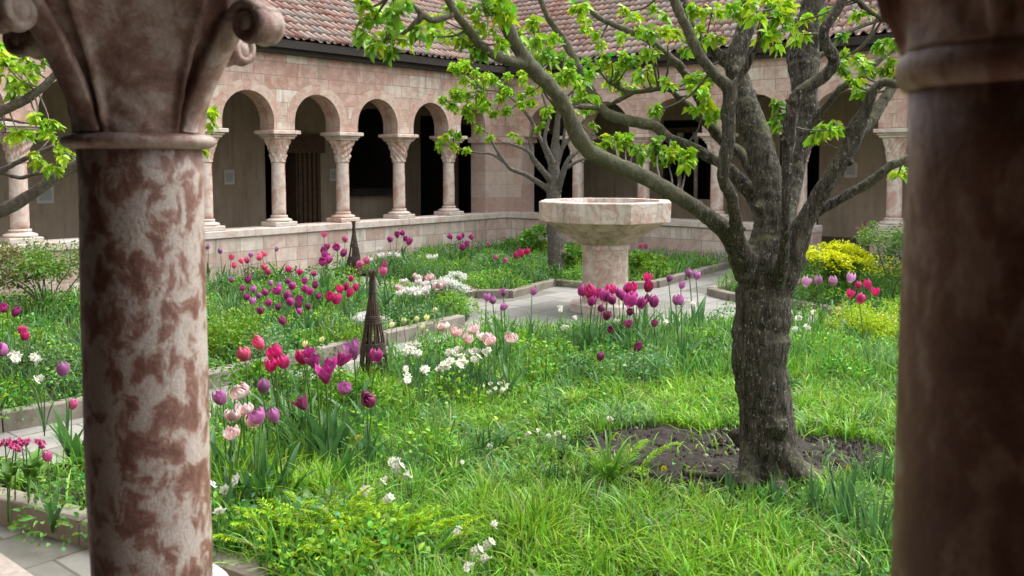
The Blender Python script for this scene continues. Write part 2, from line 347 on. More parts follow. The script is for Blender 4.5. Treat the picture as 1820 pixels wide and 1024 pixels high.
def tile_roof(s0, s1, base, d, nrm, z0=EAVE, over=.42, run=5.2, slope=R(31), pitch=.172, course=.34):
    """barrel tiles: channels and covers, course by course, as one sheet; nrm points at the garth"""
    nc = int((s1 - s0) / pitch); nr = int(run / cos(slope) / course)
    V, Q, UVs = [], [], []; seg = 8
    g = np.random.default_rng(3)
    jit = g.uniform(-.012, .012, (nr, nc * 2 + 2)); jl = g.uniform(-.018, .018, (nr, nc * 2 + 2))
    for r in range(nr):
        t0 = r * course; t1 = t0 + course * 1.0
        for ci in range(nc):
            x0 = s0 + ci * pitch; xc = x0 + pitch * .5
            cov, chan = pitch * .36, pitch * .30
            # cover (convex)
            for kind in (0, 1):
                w_ = cov if kind == 0 else chan; cx = xc if kind == 0 else x0
                j, l = jit[r, ci * 2 + kind], jl[r, ci * 2 + kind]; b0 = len(V)
                for ti, (t_, lift) in enumerate(((t0 + l - .02, .034), (t1 + .02, .004))):
                    for k in range(seg + 1):
                        a = pi * k / seg; ws = w_ * (1.0 if ti == 0 else .86)
                        x = cx + j * .5 - ws * cos(a)
                        h = (ws * sin(a) * .95 + .018 if kind == 0 else -ws * sin(a) * .45 + .02) + lift
                        p = base + d * x + nrm * (over - t_ * cos(slope) + h * sin(slope)) + ZV * (z0 + t_ * sin(slope) + h * cos(slope)); V.append(p)
                    if ti == 0 and True:
                        pass
                for k in range(seg):
                    Q.append((b0 + k, b0 + k + 1, b0 + seg + 2 + k, b0 + seg + 1 + k))
                    uu, vv = ci * 2 + kind + .1, r + .1
                    UVs.append([(uu, vv), (uu + .5, vv), (uu + .5, vv + .5), (uu, vv + .5)])
                if kind == 0:      # thickness of the exposed lower end
                    b1 = len(V)
                    for k in range(seg + 1):
                        a = pi * k / seg; ws = w_ - .017; x = cx + j * .5 - ws * cos(a); h = ws * sin(a) * .95 + .012 + .034; t_ = t0 + l - .02
                        V.append(base + d * x + nrm * (over - t_ * cos(slope) + h * sin(slope)) + ZV * (z0 + t_ * sin(slope) + h * cos(slope)))
                    for k in range(seg):
                        Q.append((b0 + k, b1 + k, b1 + k + 1, b0 + k + 1)); uu, vv = ci * 2 + .1, r + .1
                        UVs.append([(uu, vv), (uu + .5, vv), (uu + .5, vv + .5), (uu, vv + .5)])
    me = bpy.data.meshes.new('m'); me.from_pydata([tuple(v) for v in V], [], Q)
    l = me.uv_layers.new(name='UVMap'); l.data.foreach_set('uv', np.array(UVs, np.float32).ravel())
    me.polygons.foreach_set('use_smooth', np.ones(len(Q), bool)); return me

def slab(mb, base, d, nrm, s0, s1, n0, n1, z0, z1, mi=0):
    c = base + d * ((s0 + s1) / 2) + nrm * ((n0 + n1) / 2) + ZV * ((z0 + z1) / 2)
    mb.box(c, (s1 - s0, n1 - n0, z1 - z0), (d.x, d.y) if abs(d.x * nrm.y - d.y * nrm.x - 1) < .1 else (d.x, d.y), mi)

def roof_deck(base, d, nrm, s0, s1, over=.42, run=5.2, slope=R(31), z0=EAVE):
    mb = MB(); pt = lambda s, t_, h: base + d * s + nrm * (over - .03 - t_ * cos(slope) + h * sin(slope)) + ZV * (z0 + t_ * sin(slope) + h * cos(slope))
    T = run / cos(slope); vs = [pt(s, t_, h) for h in (-.14, -.012) for s, t_ in ((s0, 0), (s1, 0), (s1, T), (s0, T))]
    mb.add(vs, [(3, 2, 1, 0), (4, 5, 6, 7), (0, 1, 5, 4), (1, 2, 6, 5), (2, 3, 7, 6), (3, 0, 4, 7)]); return mb.mesh()

# ---- columns
def round_pts(n): return [(cos(2 * pi * k / n), sin(2 * pi * k / n)) for k in range(n)]
def shaft_mesh(z0, z1, r0, r1, n=32, lump=0.0):
    prof = []; m = 14
    for i in range(m + 1):
        t_ = i / m; r = r0 + (r1 - r0) * t_ + .004 * sin(pi * t_)
        if i == m: r += .004
        prof.append((r, z0 + (z1 - z0) * t_))
    fn = (lambda a, z, r: lump * (sin(3 * a + 7 * z) + .7 * sin(5 * a - 13 * z))) if lump else None
    mb = MB(); mb.lathe(prof, n, fn=fn); return mb.mesh()
def base_mesh(zp, zs, r, side, ax, n=32):
    """square plinth with an attic base on it, up to the foot of the shaft"""
    mb = MB(); h = zs - zp; ph = h * .42
    mb.box((0, 0, zp + ph / 2), (side, side, ph), ax, 0, .012)
    z = zp + ph; hh = h - ph; prof = [(side * .47, z)]
    for k in range(7): a = -pi / 2 + pi * k / 6; prof.append((side * .45 + hh * .2 * cos(a), z + hh * .2 + hh * .2 * sin(a)))
    prof += [(side * .42, z + hh * .44), (r * 1.18, z + hh * .58), (r * 1.16, z + hh * .66)]
    for k in range(7): a = -pi / 2 + pi * k / 6; prof.append((r * 1.12 + hh * .14 * cos(a), z + hh * .82 + hh * .14 * sin(a)))
    prof += [(r * 1.04, zs), (r * .9, zs)]
    mb.lathe(prof, n); return mb.mesh()
def far_capital(za, zb, r, seed, n=72, rows=30, half=.25):
    """bell with two rows of carved leaves, square at the top"""
    g = random.Random(seed); ph = g.uniform(0, 6); k1 = g.choice((6, 8, 8)); style = g.random(); tiers = g.choice((1, 2, 2, 3)); la = g.choice((5, 8, 11, 14)) * g.choice((-1, 1)); lv = g.choice((14, 22, 29)); amp = g.uniform(.026, .046)
    vs, H = [], zb - za
    for i in range(rows + 1):
        v_ = i / rows
        for k in range(n):
            a = 2 * pi * k / n; sq = 1 / max(abs(cos(a)), abs(sin(a)))
            rr = r * 1.02 + (half * .74 - r) * v_ ** 1.5; mixq = v_ ** 1.6 * .8
            rr = rr * (1 + (min(sq, 1.30) - 1) * mixq)
            tier = (v_ * tiers) % 1.0; w_ = abs(sin(k1 / 2 * a + (pi / 2 if int(v_ * tiers) % 2 else 0)))
            leaf = (1 - w_ ** 1.5) * (.25 + .75 * tier) * amp * (1 if .06 < v_ < .97 else 0)
            vein = .009 * sin(k1 * 3 * a + ph) * sin(v_ * 19 + ph) + (.010 * sin(lv * v_ + la * a) if style < .7 else .009 * sin(lv * v_) * sin(la * a))
            rr += leaf + vein * (1 if .06 < v_ < .96 else 0)
            if v_ < .055: rr = r * 1.02 + .022 * sin(pi * v_ / .055)
            vs.append((rr * cos(a), rr * sin(a), za + H * v_))
    fs = [(i * n + k, i * n + (k + 1) % n, (i + 1) * n + (k + 1) % n, (i + 1) * n + k) for i in range(rows) for k in range(n)]
    fs += [tuple(range(rows * n, rows * n + n)), tuple(range(n - 1, -1, -1))]
    mb = MB(); mb.add(vs, fs); return mb.mesh()
def abacus_mesh(z0, z1, side, ax):
    mb = MB(); h = z1 - z0
    for a, b_, s_ in ((0, .3, .74), (.3, .55, .84), (.55, 1, 1.0)):
        mb.box((0, 0, z0 + h * (a + b_) / 2), (side * s_, side * s_, h * (b_ - a)), ax, 0, .008)
    return mb.mesh()

AXW = (WD.x, WD.y)
def make_far_column(label, loc, seed, z_base, dx=0.0, group=None):
    t_ = thing('stone_column', label, 'column', loc, 0, group); t_['kind'] = 'thing'; r = .124
    z_s0, z_s1, z_c, z_a = z_base + .2, 1.99, 2.41, SPR
    rot = math.atan2(WD.y, WD.x)
    obj('base', base_mesh(z_base, z_s0, r, .46, AXW), MARBLE_WHITE if seed % 3 else MARBLE_PINK, t_)
    obj('shaft', shaft_mesh(z_s0, z_s1, r, r * .93), MARBLE_PINK, t_, True)
    c = obj('capital', far_capital(z_s1, z_c, r * .95, seed), MARBLE_PINK, t_, True); c.rotation_euler.z = rot
    obj('abacus', abacus_mesh(z_c, z_a - .001, .58, AXW), MARBLE_WHITE if seed % 2 else MARBLE_PINK, t_)
    return t_

# ------------------------------------------------------------------ ground, paths, beds
def sheet(name, poly, z, m, label=None, cat=None, kind='structure', uv=True):
    mb = MB(); vs = [(p[0], p[1], z) for p in poly]
    mb.add(vs, [tuple(range(len(vs)))], [[(Vector((p[0], p[1], 0)).dot(U), Vector((p[0], p[1], 0)).dot(WD)) for p in poly]])
    o = obj(name, mb.mesh(), m); return tag(o, label, cat, kind=kind)
sheet('ground', [(-60, -30), (60, -30), (60, 90), (-60, 90)], -.02, GROUNDM, 'green turf ground of the cloister garden', 'ground')
FT = Vector((1.27, 12.2, 0))                                     # the fountain
def xy(p): return Vector((p.x, p.y, 0))
cw = lambda *a: xy(UW(*a))
sheet('path', [cw(-.9, -.1), cw(15, -.1), cw(15, 20), cw(-.9, 20)], -.012, FLAG, 'worn grey flagstone paving between the garden beds and round the fountain', 'path')

KERB_N = [G(-420, 800), G(0, 912), G(161, 957), G(330, 1010), G(480, 1062), G(900, 1260), G(1800, 2100)]
KERB_L = [G(-260, 815), G(0, 763), G(152, 735), G(356, 690), G(545, 645), G(680, 612), G(820, 580)]
def circle_pts(a0, a1, r, n=9):
    return [FT + Vector((cos(a), sin(a), 0)) * r for a in [a0 + (a1 - a0) * k / n for k in range(n + 1)]]
BED_L = KERB_L + [G(835, 566), G(822, 548), cw(8.15, 4.6), cw(8.1, 0.25), cw(-.3, 0.25)]
KERB_FL = [cw(9.4, .3), cw(9.4, 2.5), G(812, 513), G(848, 528), G(905, 528), G(945, 517), G(985, 506), G(1040, 511), G(1110, 513), G(1165, 510), G(1245, 487), G(1300, 473), G(1345, 462), cw(15, 5.9)]
BED_FL = KERB_FL[1:-1] + [cw(14.68, 5.6), cw(14.68, .25), cw(9.4, .25)]
KERB_FR = [cw(14.7, 7.35), G(1420, 478), G(1330, 500), G(1265, 524), G(1300, 533), G(1420, 548), G(1560, 574), G(1700, 600), G(2300, 690)]
BED_FR = KERB_FR + [cw(14.7, 16)]
NEAR_LEFT = [G(-150, 862), G(60, 842), G(360, 778), G(560, 716), G(700, 664), G(850, 612), G(1000, 598), G(1300, 588), G(1560, 600), G(1800, 622), G(2500, 640)]
BED_N = [xy(p) for p in KERB_N[1:]] + [Vector((6.5, 3.0, 0))] + [xy(p) for p in NEAR_LEFT[::-1]]
BED_N = [xy(KERB_N[0])] + BED_N
def inpoly(px_, py_, poly):
    inside = np.zeros(len(px_), bool); j = len(poly) - 1
    for i in range(len(poly)):
        xi, yi, xj, yj = poly[i][0], poly[i][1], poly[j][0], poly[j][1]
        if yi != yj:
            inside ^= ((yi > py_) != (yj > py_)) & (px_ < (xj - xi) * (py_ - yi) / (yj - yi) + xi)
        j = i
    return inside
for poly, lab in ((BED_L, 'dark planted bed soil under the purple tulips by the arcade'), (BED_FL, 'planted bed soil behind the fountain'),
                  (BED_FR, 'planted bed soil under the lime yellow bush'), (BED_N, 'soil under the lawn around the gnarled tree')):
    sheet('soil', poly, .03, SOIL, lab, 'soil')
    o = COL.objects['soil'] if 'soil' in COL.objects else None
def kerb(label, pts, h=.1, w=.13, seg=.85):
    """dressed kerb stones set end to end along a line"""
    root = thing('stone_kerb', label, 'kerb', (pts[0].x, pts[0].y, 0)); root['kind'] = 'thing'; o0 = Vector((pts[0].x, pts[0].y, 0))
    g = random.Random(len(label)); k = 0
    for a, b_ in zip(pts[:-1], pts[1:]):
        a, b_ = xy(a), xy(b_); L = (b_ - a).length; d = (b_ - a) / L; n = max(1, round(L / seg)); cuts = [0] + sorted(min(.95, max(.05, (i + g.uniform(-.22, .22)) / n)) for i in range(1, n)) + [1]
        for t0, t1 in zip(cuts[:-1], cuts[1:]):
            if k >= 95: continue
            k += 1; l = (t1 - t0) * L - .012; c = a + d * ((t0 + t1) / 2 * L) - o0
            hh = h + g.uniform(-.012, .012); mb = MB(); mb.box((0, 0, 0), (max(l, .04), w + g.uniform(-.012, .015), hh + .03), None, 0, .012)
            bm_v = [(v[0] + g.uniform(-.005, .005), v[1] + g.uniform(-.005, .005), v[2] + g.uniform(-.004, .004)) for v in mb.v]; mb.v = bm_v
            o = obj('kerb_stone', mb.mesh(), KERBM, root); o.location = (c.x, c.y, hh / 2 - .015); o.rotation_euler.z = math.atan2(d.y, d.x) + g.uniform(-.012, .012)
    return root
kerb('grey stone kerb along the nearest bed, below the mottled marble column', [xy(p) for p in KERB_N[:5]], .13, .14)
kerb('long grey stone kerb edging the bed of purple tulips by the narrow path', [xy(p) for p in KERB_L], .13, .13)
kerb('curving low stone kerb of the bed behind the fountain', [xy(p) for p in KERB_FL[2:]], .1, .14, .9)
kerb('low stone kerb edging the bed with the lime yellow bush', [xy(p) for p in KERB_FR[1:8]], .1, .14, .9)

# ------------------------------------------------------------------ galleries
def dark_openings(root, base, d, nrm, n, openings, s0, s1, z0, z1, m=PLASTER):
    """plaster wall at distance n with rectangular or round-headed openings into dark boxes, some standing in for shade"""
    mb = MB(); pt = lambda s, nn, z: base + d * s + nrm * nn + ZV * z; cur = s0
    def q(a, b_, za, zb): mb.add([pt(a, n, za), pt(b_, n, za), pt(b_, n, zb), pt(a, n, zb)], [(0, 1, 2, 3)])
    for sa, sb, za, zb, rnd_ in openings:
        q(cur, sa, z0, z1)
        if za > z0: q(sa, sb, z0, za)
        if rnd_:
            r = (sb - sa) / 2; c = (sa + sb) / 2; k_ = 16
            for k in range(k_):
                xa, xb = c - r * cos(pi * k / k_), c - r * cos(pi * (k + 1) / k_); ya, yb = zb - r + r * sin(pi * k / k_), zb - r + r * sin(pi * (k + 1) / k_)
                mb.add([pt(xa, n, ya), pt(xb, n, yb), pt(xb, n, z1), pt(xa, n, z1)], [(0, 1, 2, 3)])
        else: q(sa, sb, zb, z1)
        cur = sb
    q(cur, s1, z0, z1); obj('back_wall', mb.mesh(), m, root)
    for sa, sb, za, zb, rnd_ in openings:
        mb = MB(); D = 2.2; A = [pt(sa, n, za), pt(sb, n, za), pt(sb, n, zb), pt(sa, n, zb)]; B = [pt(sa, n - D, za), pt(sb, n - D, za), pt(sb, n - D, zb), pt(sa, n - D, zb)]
        mb.add(A + B, [(0, 1, 5, 4), (1, 2, 6, 5), (2, 3, 7, 6), (3, 0, 4, 7), (4, 5, 6, 7)]); obj('doorway' if za < .6 else 'window_recess', mb.mesh(), ROOM, root)  # doorway boxes nearest the left gallery's corner imitate shade

def s_at(px, base, d, nrm, n):
    k = (px - CX) / F; A = base + nrm * n; return -(A.x - k * A.y) / (d.x - k * d.y)

def gallery(label, base, d, nrm, s0, s1, opens, pt, depth=3.2, openings=(),  para_gaps=(), tiles=(None, None), sback=None, ztop=3.6, cap_w=.5, plaster=PLASTER):
    g = thing('cloister_gallery', label, 'gallery', (0, 0, 0))
    obj('arcade_wall', arcade_wall(opens, s0, s1, base, d, nrm), [WALL, VOUS], g)
    cuts = [s0] + [x for gp in para_gaps for x in gp] + [s1]
    for a, b_ in zip(cuts[::2], cuts[1::2]):
        mb = MB(); slab(mb, base, d, nrm, a, b_, -cap_w * .42, cap_w * .42, -.05, pt - .13); body = obj('parapet', mb.mesh(), PARA, g)
        mb = MB(); x = a; q = random.Random(int(a * 10))
        while x < b_ - .05:
            l = min(q.uniform(.9, 1.5), b_ - x); mb.box(base + d * (x + l / 2) + ZV * (pt - .065), (l - .006, cap_w, .13), (d.x, d.y), 0, .012); x += l
        cap = obj('parapet_cap', mb.mesh(), MARBLE_WHITE if cap_w > .4 else SILL, body)
    sb = sback or (s0 - 0, s1)
    dark_openings(g, base, d, nrm, -depth, openings, sb[0], sb[1], .35, 4.6, plaster)
    mb = MB(); slab(mb, base, d, nrm, sb[0], sb[1], -depth, -.21, .3, .4); obj('floor', mb.mesh(), FLOORM, g)
    mb = MB(); slab(mb, base, d, nrm, sb[0], sb[1], -depth + .002, -.212, ztop, ztop + .08)
    x = sb[0] + .3
    while x < sb[1]:
        slab(mb, base, d, nrm, x, x + .12, -depth + .004, -.214, ztop - .14, ztop + .001); x += .7
    obj('ceiling', mb.mesh(), CEIL, g)
    rf = obj('roof', roof_deck(base, d, nrm, sb[0], sb[1]), DARKWOOD, g)
    if tiles[0] is not None: obj('roof_tiles', tile_roof(tiles[0], tiles[1], base, d, nrm), TILE, rf)
    mb = MB(); slab(mb, base, d, nrm, s0, s1, .212, .36, WTOP - .03, WTOP + .2)
    slab(mb, base, d, nrm, s0, s1, .362, .45, WTOP + .06, WTOP + .2); 
    slab(mb, base, d, nrm, s0, s1, -.2, .2, WTOP + .002, WTOP + .22)
    obj('eave_beam', mb.mesh(), DARKWOOD, g)
    return g

BAY = 1.468
LS = [-1.88 - BAY * k for k in range(10)]                        # A4, A3 ... along the left arcade (s from the corner)
op = []
for a, b_ in zip(LS[::-1][:-1], LS[::-1][1:]): op.append(((a + b_) / 2, .515, 2.715))
op.append((-1.32, .40, 2.80))
NB = 3.2
sl = lambda px: s_at(px, CORNER, U, WD, -NB)
l_open = [(sl(472), sl(562), .4, 2.55, False), (sl(618), sl(704), 1.35, 3.3, True), (sl(748), sl(800), .4, 3.2, False), (sl(815), sl(862), .4, 3.0, False)]  # last two are dark boxes put in for the shade near the corner
gl = gallery('long pink stone arcade with round arches and red tiled roof above the tulip bed', CORNER, U, WD, -16.5, .21, op, PT, NB, l_open, (), (-17, 5.5), (-18.5, NB))
BS = [2.1 + 1.66 * k for k in range(7)]
op = [((.70 + BS[0]) / 2 - .0, .5, 2.73)] + [((a + b_) / 2, .6, 2.66) for a, b_ in zip(BS[:-1], BS[1:])]
NB2 = 3.2
sb_ = lambda px: s_at(px, CORNER, WD, -U, -NB2)
b_open = [(sb_(925), sb_(1022), .4, 2.75, False), (sb_(1178), sb_(1262), 1.12, 3.0, False), (sb_(1385), sb_(1455), .4, 3.0, True)]
gb = gallery('pink stone arcade with red tiled roof behind the fountain and the trees', CORNER, WD, -U, -.205, 12.6, op, PT + .002, NB2, b_open, ((7.42, 8.42),), (-5.2, 13.2), (-NB, 12.6))
# mullions of the carved window behind the fountain, and the wooden portal of the doorway
pb = lambda s, n, z: CORNER + WD * s - U * n + ZV * z
for px in (1203, 1232):
    mb = MB(); q_ = pb(sb_(px), -NB2 - .12, 0); mb.lathe([(.05, 1.12), (.05, 2.5), (.09, 2.6), (.09, 2.7)], 10, (q_.x, q_.y)); obj('mullion', mb.mesh(), MARBLE_WHITE, gb, True)
mb = MB(); slab(mb, CORNER, WD, -U, sb_(1175), sb_(1265), -NB2 - .18, -NB2 - .06, 2.7, 2.82); obj('window_lintel', mb.mesh(), DOORWOOD, gb)
mb = MB(); sa, sb2 = sl(522), sl(563)
slab(mb, CORNER, U, WD, sa, sb2 + .04, -NB - .3, -NB + .10, .42, 2.5)
for k in range(5): slab(mb, CORNER, U, WD, sa + .04 + k * (sb2 - sa) / 5, sa + .04 + k * (sb2 - sa) / 5 + .06, -NB + .101, -NB + .15, .5, 2.2)
slab(mb, CORNER, U, WD, sl(486), sb2 + .1, -NB + .102, -NB + .2, 2.2, 2.62); obj('wooden_portal', mb.mesh(), DOORWOOD, gl)
mb = MB(); slab(mb, CORNER, U, WD, sl(612), sl(708), -NB + .002, -NB + .28, 1.2, 1.36); obj('window_ledge', mb.mesh(), DARKWOOD, gl)
# corner pier: two short arms, coursed
pr = thing('corner_pier', 'square ashlar corner pier where the two arcades meet', 'pier', (CORNER.x, CORNER.y, 0))
mb = MB()
def pier_box(mb, d, a, b_, z0, z1, e=0.0):
    c = d * ((a + b_) / 2) + ZV * ((z0 + z1) / 2); mb.box(c, (b_ - a + e, .44 + e, z1 - z0), (d.x, d.y))
pier_box(mb, U, -.92, .215, PT, SPR - .13); pier_box(mb, WD, -.2, .70, PT, SPR - .132); obj('pier_block', mb.mesh(), PIERM, pr)
mb = MB(); pier_box(mb, U, -.92, .2, SPR - .13, SPR - .003, .1); pier_box(mb, WD, -.2, .70, SPR - .128, SPR - .004, .1); obj('impost', mb.mesh(), MARBLE_PINK, pr)

# far columns
LN = ['', '']
lab_left = {0: 'pale pink marble column nearest the corner pier in the arcade with the carved doorway', 1: 'pale marble column beside the dark window recess, second from the corner pier',
            2: 'pale marble column between the carved doorway and the dark window recess', 3: 'pale marble column beside the carved wooden doorway, before the tan plaster wall',
            4: 'pale marble column just behind the mottled near column, by the tan wall', 5: 'pale column hidden behind the mottled near column',
            6: 'pink capped column behind the lichened branch, by the white wall notice', 7: 'far end column of the arcade beyond the branches', 8: 'arcade end column beyond the third tree', 9: 'last arcade column beyond the third tree'}
for k, s_ in enumerate(LS[:8]):
    p_ = CORNER + U * s_; make_far_column(lab_left[k], (p_.x, p_.y, 0), k + 1, PT, group='columns of the long arcade')
lab_back = ['pale marble column rising behind the fountain basin beside the second tree', 'pale marble column beside the fountain rim, behind hanging leaf tuft', 'pale column partly hidden by the crossing limbs of the gnarled tree',
            'pale column glimpsed through the fork of the gnarled tree', 'pale marble column with carved capital beside the tan wall, above the lime bush', 'pale column beyond the dark near column', 'last column of the back arcade']
for k, s_ in enumerate(BS[:7]):
    p_ = CORNER + WD * s_; make_far_column(lab_back[k], (p_.x, p_.y, 0), k + 21, PT, group='columns of the back arcade')
# notices on the plaster walls
def notice(label, px, y0, y1, base, d, nrm, n, w):
    s_ = s_at(px, base, d, nrm, n); p_ = base + d * s_ + nrm * (n + .02); z_ = EYE + (HZ - (y0 + y1) / 2) / F * p_.y; h = (y1 - y0) / F * p_.y
    t_ = thing('wall_notice', label, 'notice', p_ + ZV * z_)
    mb = MB(); mb.box((0, 0, 0), (w, .02, h), (d.x, d.y), 0, .004); obj('board', mb.mesh(), CARD, t_)
    mb = MB(); mb.box(nrm * .0125, (w * .7, .003, h * .62), (d.x, d.y)); obj('printed_area', mb.mesh(), plain('printed_grey', (.42, .41, .39), (.55, .54, .51), 60), t_)
notice('small white notice on the tan wall beside the carved doorway', 407, 302, 328, CORNER, U, WD, -NB, .24)
notice('larger white notice on the tan wall below the lichened branch', 79, 330, 362, CORNER, U, WD, -NB, .3)
notice('pale notice on the tan wall behind the fork of the gnarled tree', 1512, 290, 316, CORNER, WD, -U, -NB2, .26)
notice('faint notice on the shadowed tan wall beside the dark window recess', 591, 300, 322, CORNER, U, WD, -NB, .2)

# the gallery the photograph is taken from
NS = [-4.0, -2.05, 0, 1.835, 3.7]
op = [((a + b_) / 2, .64, 2.66) for a, b_ in zip(NS[:-1], NS[1:])]
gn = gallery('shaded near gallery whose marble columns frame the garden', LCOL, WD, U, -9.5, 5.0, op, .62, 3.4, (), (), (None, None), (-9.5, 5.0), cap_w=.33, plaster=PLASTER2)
mb = MB(); slab(mb, LCOL, WD, U, 5.0, 5.2, -3.4, -.22, .35, 4.0); obj('added_end_wall', mb.mesh(), PLASTER2, gn)  # unseen wall, added across the gallery end to keep it dark
obj('roof_tiles', tile_roof(-9.5, 5.0, LCOL, WD, U, run=2.0), TILE, gn)

def near_capital(za, zb, r, rot, n=200, rows=84, half=.285):
    """bell with a big plain arched leaf on each face and paired ribs running up to the corner volutes"""
    vs = []; H = zb - za
    for i in range(rows + 1):
        v_ = i / rows
        for k in range(n):
            a = 2 * pi * k / n
            f = ((a + pi / 4) % (pi / 2)) - pi / 4                      # angle from the face centre
            corner = (1 - cos(4 * a)) / 2                              # 1 at the corners
            rr = r + .125 * v_ ** 1.55
            rr += corner ** 1.6 * .125 * v_ ** 1.9
            x = abs(f) / R(31)
            d_ = (x - 1) if v_ < .55 else (sqrt(x * x + ((v_ - .55) / .40) ** 2) - 1)
            e1 = exp(-(d_ / .06) ** 2) * .017; e2 = exp(-((d_ - .30) / .055) ** 2) * .014 if v_ < .93 else 0
            e0 = -exp(-((d_ - .16) / .07) ** 2) * .010
            inner = -.004 if d_ < -.1 else 0
            boss = 0
            if d_ < 0: boss = .03 * exp(-((x / .55) ** 2 + ((v_ - .80) / .075) ** 2)) 
            k0 = min(1, v_ / .1)
            rr += (e1 + e2 + e0 + inner + boss) * k0
            rr += .0025 * sin(9 * a + 17 * v_) * sin(23 * v_ + 4 * a)
            vs.append((rr * cos(a + rot), rr * sin(a + rot), za + H * v_))
    fs = [(i * n + k, i * n + (k + 1) % n, (i + 1) * n + (k + 1) % n, (i + 1) * n + k) for i in range(rows) for k in range(n)]
    fs += [tuple(range(rows * n, rows * n + n)), tuple(range(n - 1, -1, -1))]
    mb = MB(); mb.add(vs, fs); return mb.mesh()
def volute_mesh(r0, z0, w=.046):
    """a scroll that grows from the bell, curls outward and down; lies in the xz plane, x outward"""
    mb = MB(); path = [(.145, -.185), (.180, -.1), (.240, 0), (.288, .062), (.326, .084), (.360, .070)]
    c = (.336, .040); sp = []
    for k in range(26):
        a = pi / 2 - .75 - k * .36; rr = .037 * (1 - k / 30); sp.append((c[0] + rr * cos(a), c[1] + rr * sin(a)))
    pts = [(x, z) for x, z in path] + sp
    pts = [Vector((x, 0, z)) for x, z in pts]; P2 = catmull(pts, 2)
    n = len(P2); vs = []; 
    for i, p in enumerate(P2):
        t_ = (P2[min(i + 1, n - 1)] - P2[max(i - 1, 0)]).normalized(); nn = Vector((-t_.z, 0, t_.x))
        th = .014; ww = w * (.60 + .34 * min(1, i / 11)) * (1 - .25 * max(0, (i - 20) / n))
        for y, s_ in ((-ww, -.6), (-ww, .6), (-ww * .55, 1), (0, .55), (ww * .55, 1), (ww, .6), (ww, -.6), (0, -1)):
            vs.append(p + nn * (th * s_) + Vector((0, y, 0)))
    fs = [(i * 8 + k, i * 8 + (k + 1) % 8, (i + 1) * 8 + (k + 1) % 8, (i + 1) * 8 + k) for i in range(n - 1) for k in range(8)]
    fs += [tuple(range(8)), tuple(range((n - 1) * 8, n * 8))[::-1]]
    mb.add([v + Vector((0, 0, z0)) for v in vs], fs)
    # the eye of the scroll closes the middle
    b0 = []
    for sgn in (-1, 1):
        ring = [(c[0] + .028 * cos(2 * pi * k / 20), sgn * w * .72, z0 + c[1] + .028 * sin(2 * pi * k / 20)) for k in range(20)]
        ring2 = [(c[0] + .010 * cos(2 * pi * k / 20), sgn * w * .95, z0 + c[1] + .010 * sin(2 * pi * k / 20)) for k in range(20)]
        mb.add(ring + ring2 + [(c[0], sgn * w, z0 + c[1])], [(k, (k + 1) % 20, 20 + (k + 1) % 20, 20 + k) for k in range(20)] + [(20 + k, 20 + (k + 1) % 20, 40) for k in range(20)])
    ringA = [(c[0] + .028 * cos(2 * pi * k / 20), -w * .72, z0 + c[1] + .028 * sin(2 * pi * k / 20)) for k in range(20)]
    ringB = [(x, -y, z) for x, y, z in ringA]
    mb.add(ringA + ringB, [(k, (k + 1) % 20, 20 + (k + 1) % 20, 20 + k) for k in range(20)])
    return mb.mesh()
def near_column(label, s_, mshaft, mcap, rot, z_s1, z_ring, group, vol=4, vr=0, rring=.170):
    p_ = LCOL + WD * s_; t_ = thing('stone_column', label, 'column', (p_.x, p_.y, 0), 0, group); t_['kind'] = 'thing'; r = .136
    z_s0 = .985; z_c = z_ring + .40
    obj('base', base_mesh(.62, z_s0, r, .345, AXW, 48), MARBLE_WHITE, t_, False)
    obj('shaft', shaft_mesh(z_s0, z_s1, r, r * .985, 96, .0012), mshaft, t_, True)
    prof = [(r * .9, z_s1 - .001)] + [(r * .97 + (rring - r * .97) * (1 - (2 * q / 12 - 1) ** 2) ** .5, z_s1 + (z_ring - z_s1) * q / 12) for q in range(13)] + [(r * .95, z_ring + .001)]
    mb = MB(); mb.lathe(prof, 64); obj('astragal', mb.mesh(), mcap, t_, True)
    c = obj('capital', near_capital(z_ring - .004, z_c, r * 1.06, rot), mcap, t_, True)
    for k in range(vol):
        v_ = obj('volute', volute_mesh(r, z_ring + .19), mcap, c, True); v_.rotation_euler.z = rot + vr + pi / 4 + k * pi / 2
    obj('abacus', abacus_mesh(z_c, SPR - .001, .60, AXW), mcap, t_)
    return t_
vd = math.atan2(-LCOL.y, -LCOL.x)
near_column('mottled red and white marble column with big arched leaf capital, nearest the left tulips', 0, MARBLE_NEAR, MARBLE_CAP, vd + R(1), 2.028, 2.066, 'columns of the near gallery').__setitem__('label', 'mottled red and white marble column with an arched leaf and volute capital')
pR = LCOL + WD * 1.85
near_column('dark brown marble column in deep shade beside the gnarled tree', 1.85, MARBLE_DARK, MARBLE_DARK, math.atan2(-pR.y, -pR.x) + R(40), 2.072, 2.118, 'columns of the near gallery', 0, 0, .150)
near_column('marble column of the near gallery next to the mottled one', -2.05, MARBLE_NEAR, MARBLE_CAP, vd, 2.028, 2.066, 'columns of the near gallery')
near_column('marble column of the near gallery beyond the dark one', 3.7, MARBLE_DARK, MARBLE_DARK, vd, 2.028, 2.066, 'columns of the near gallery')

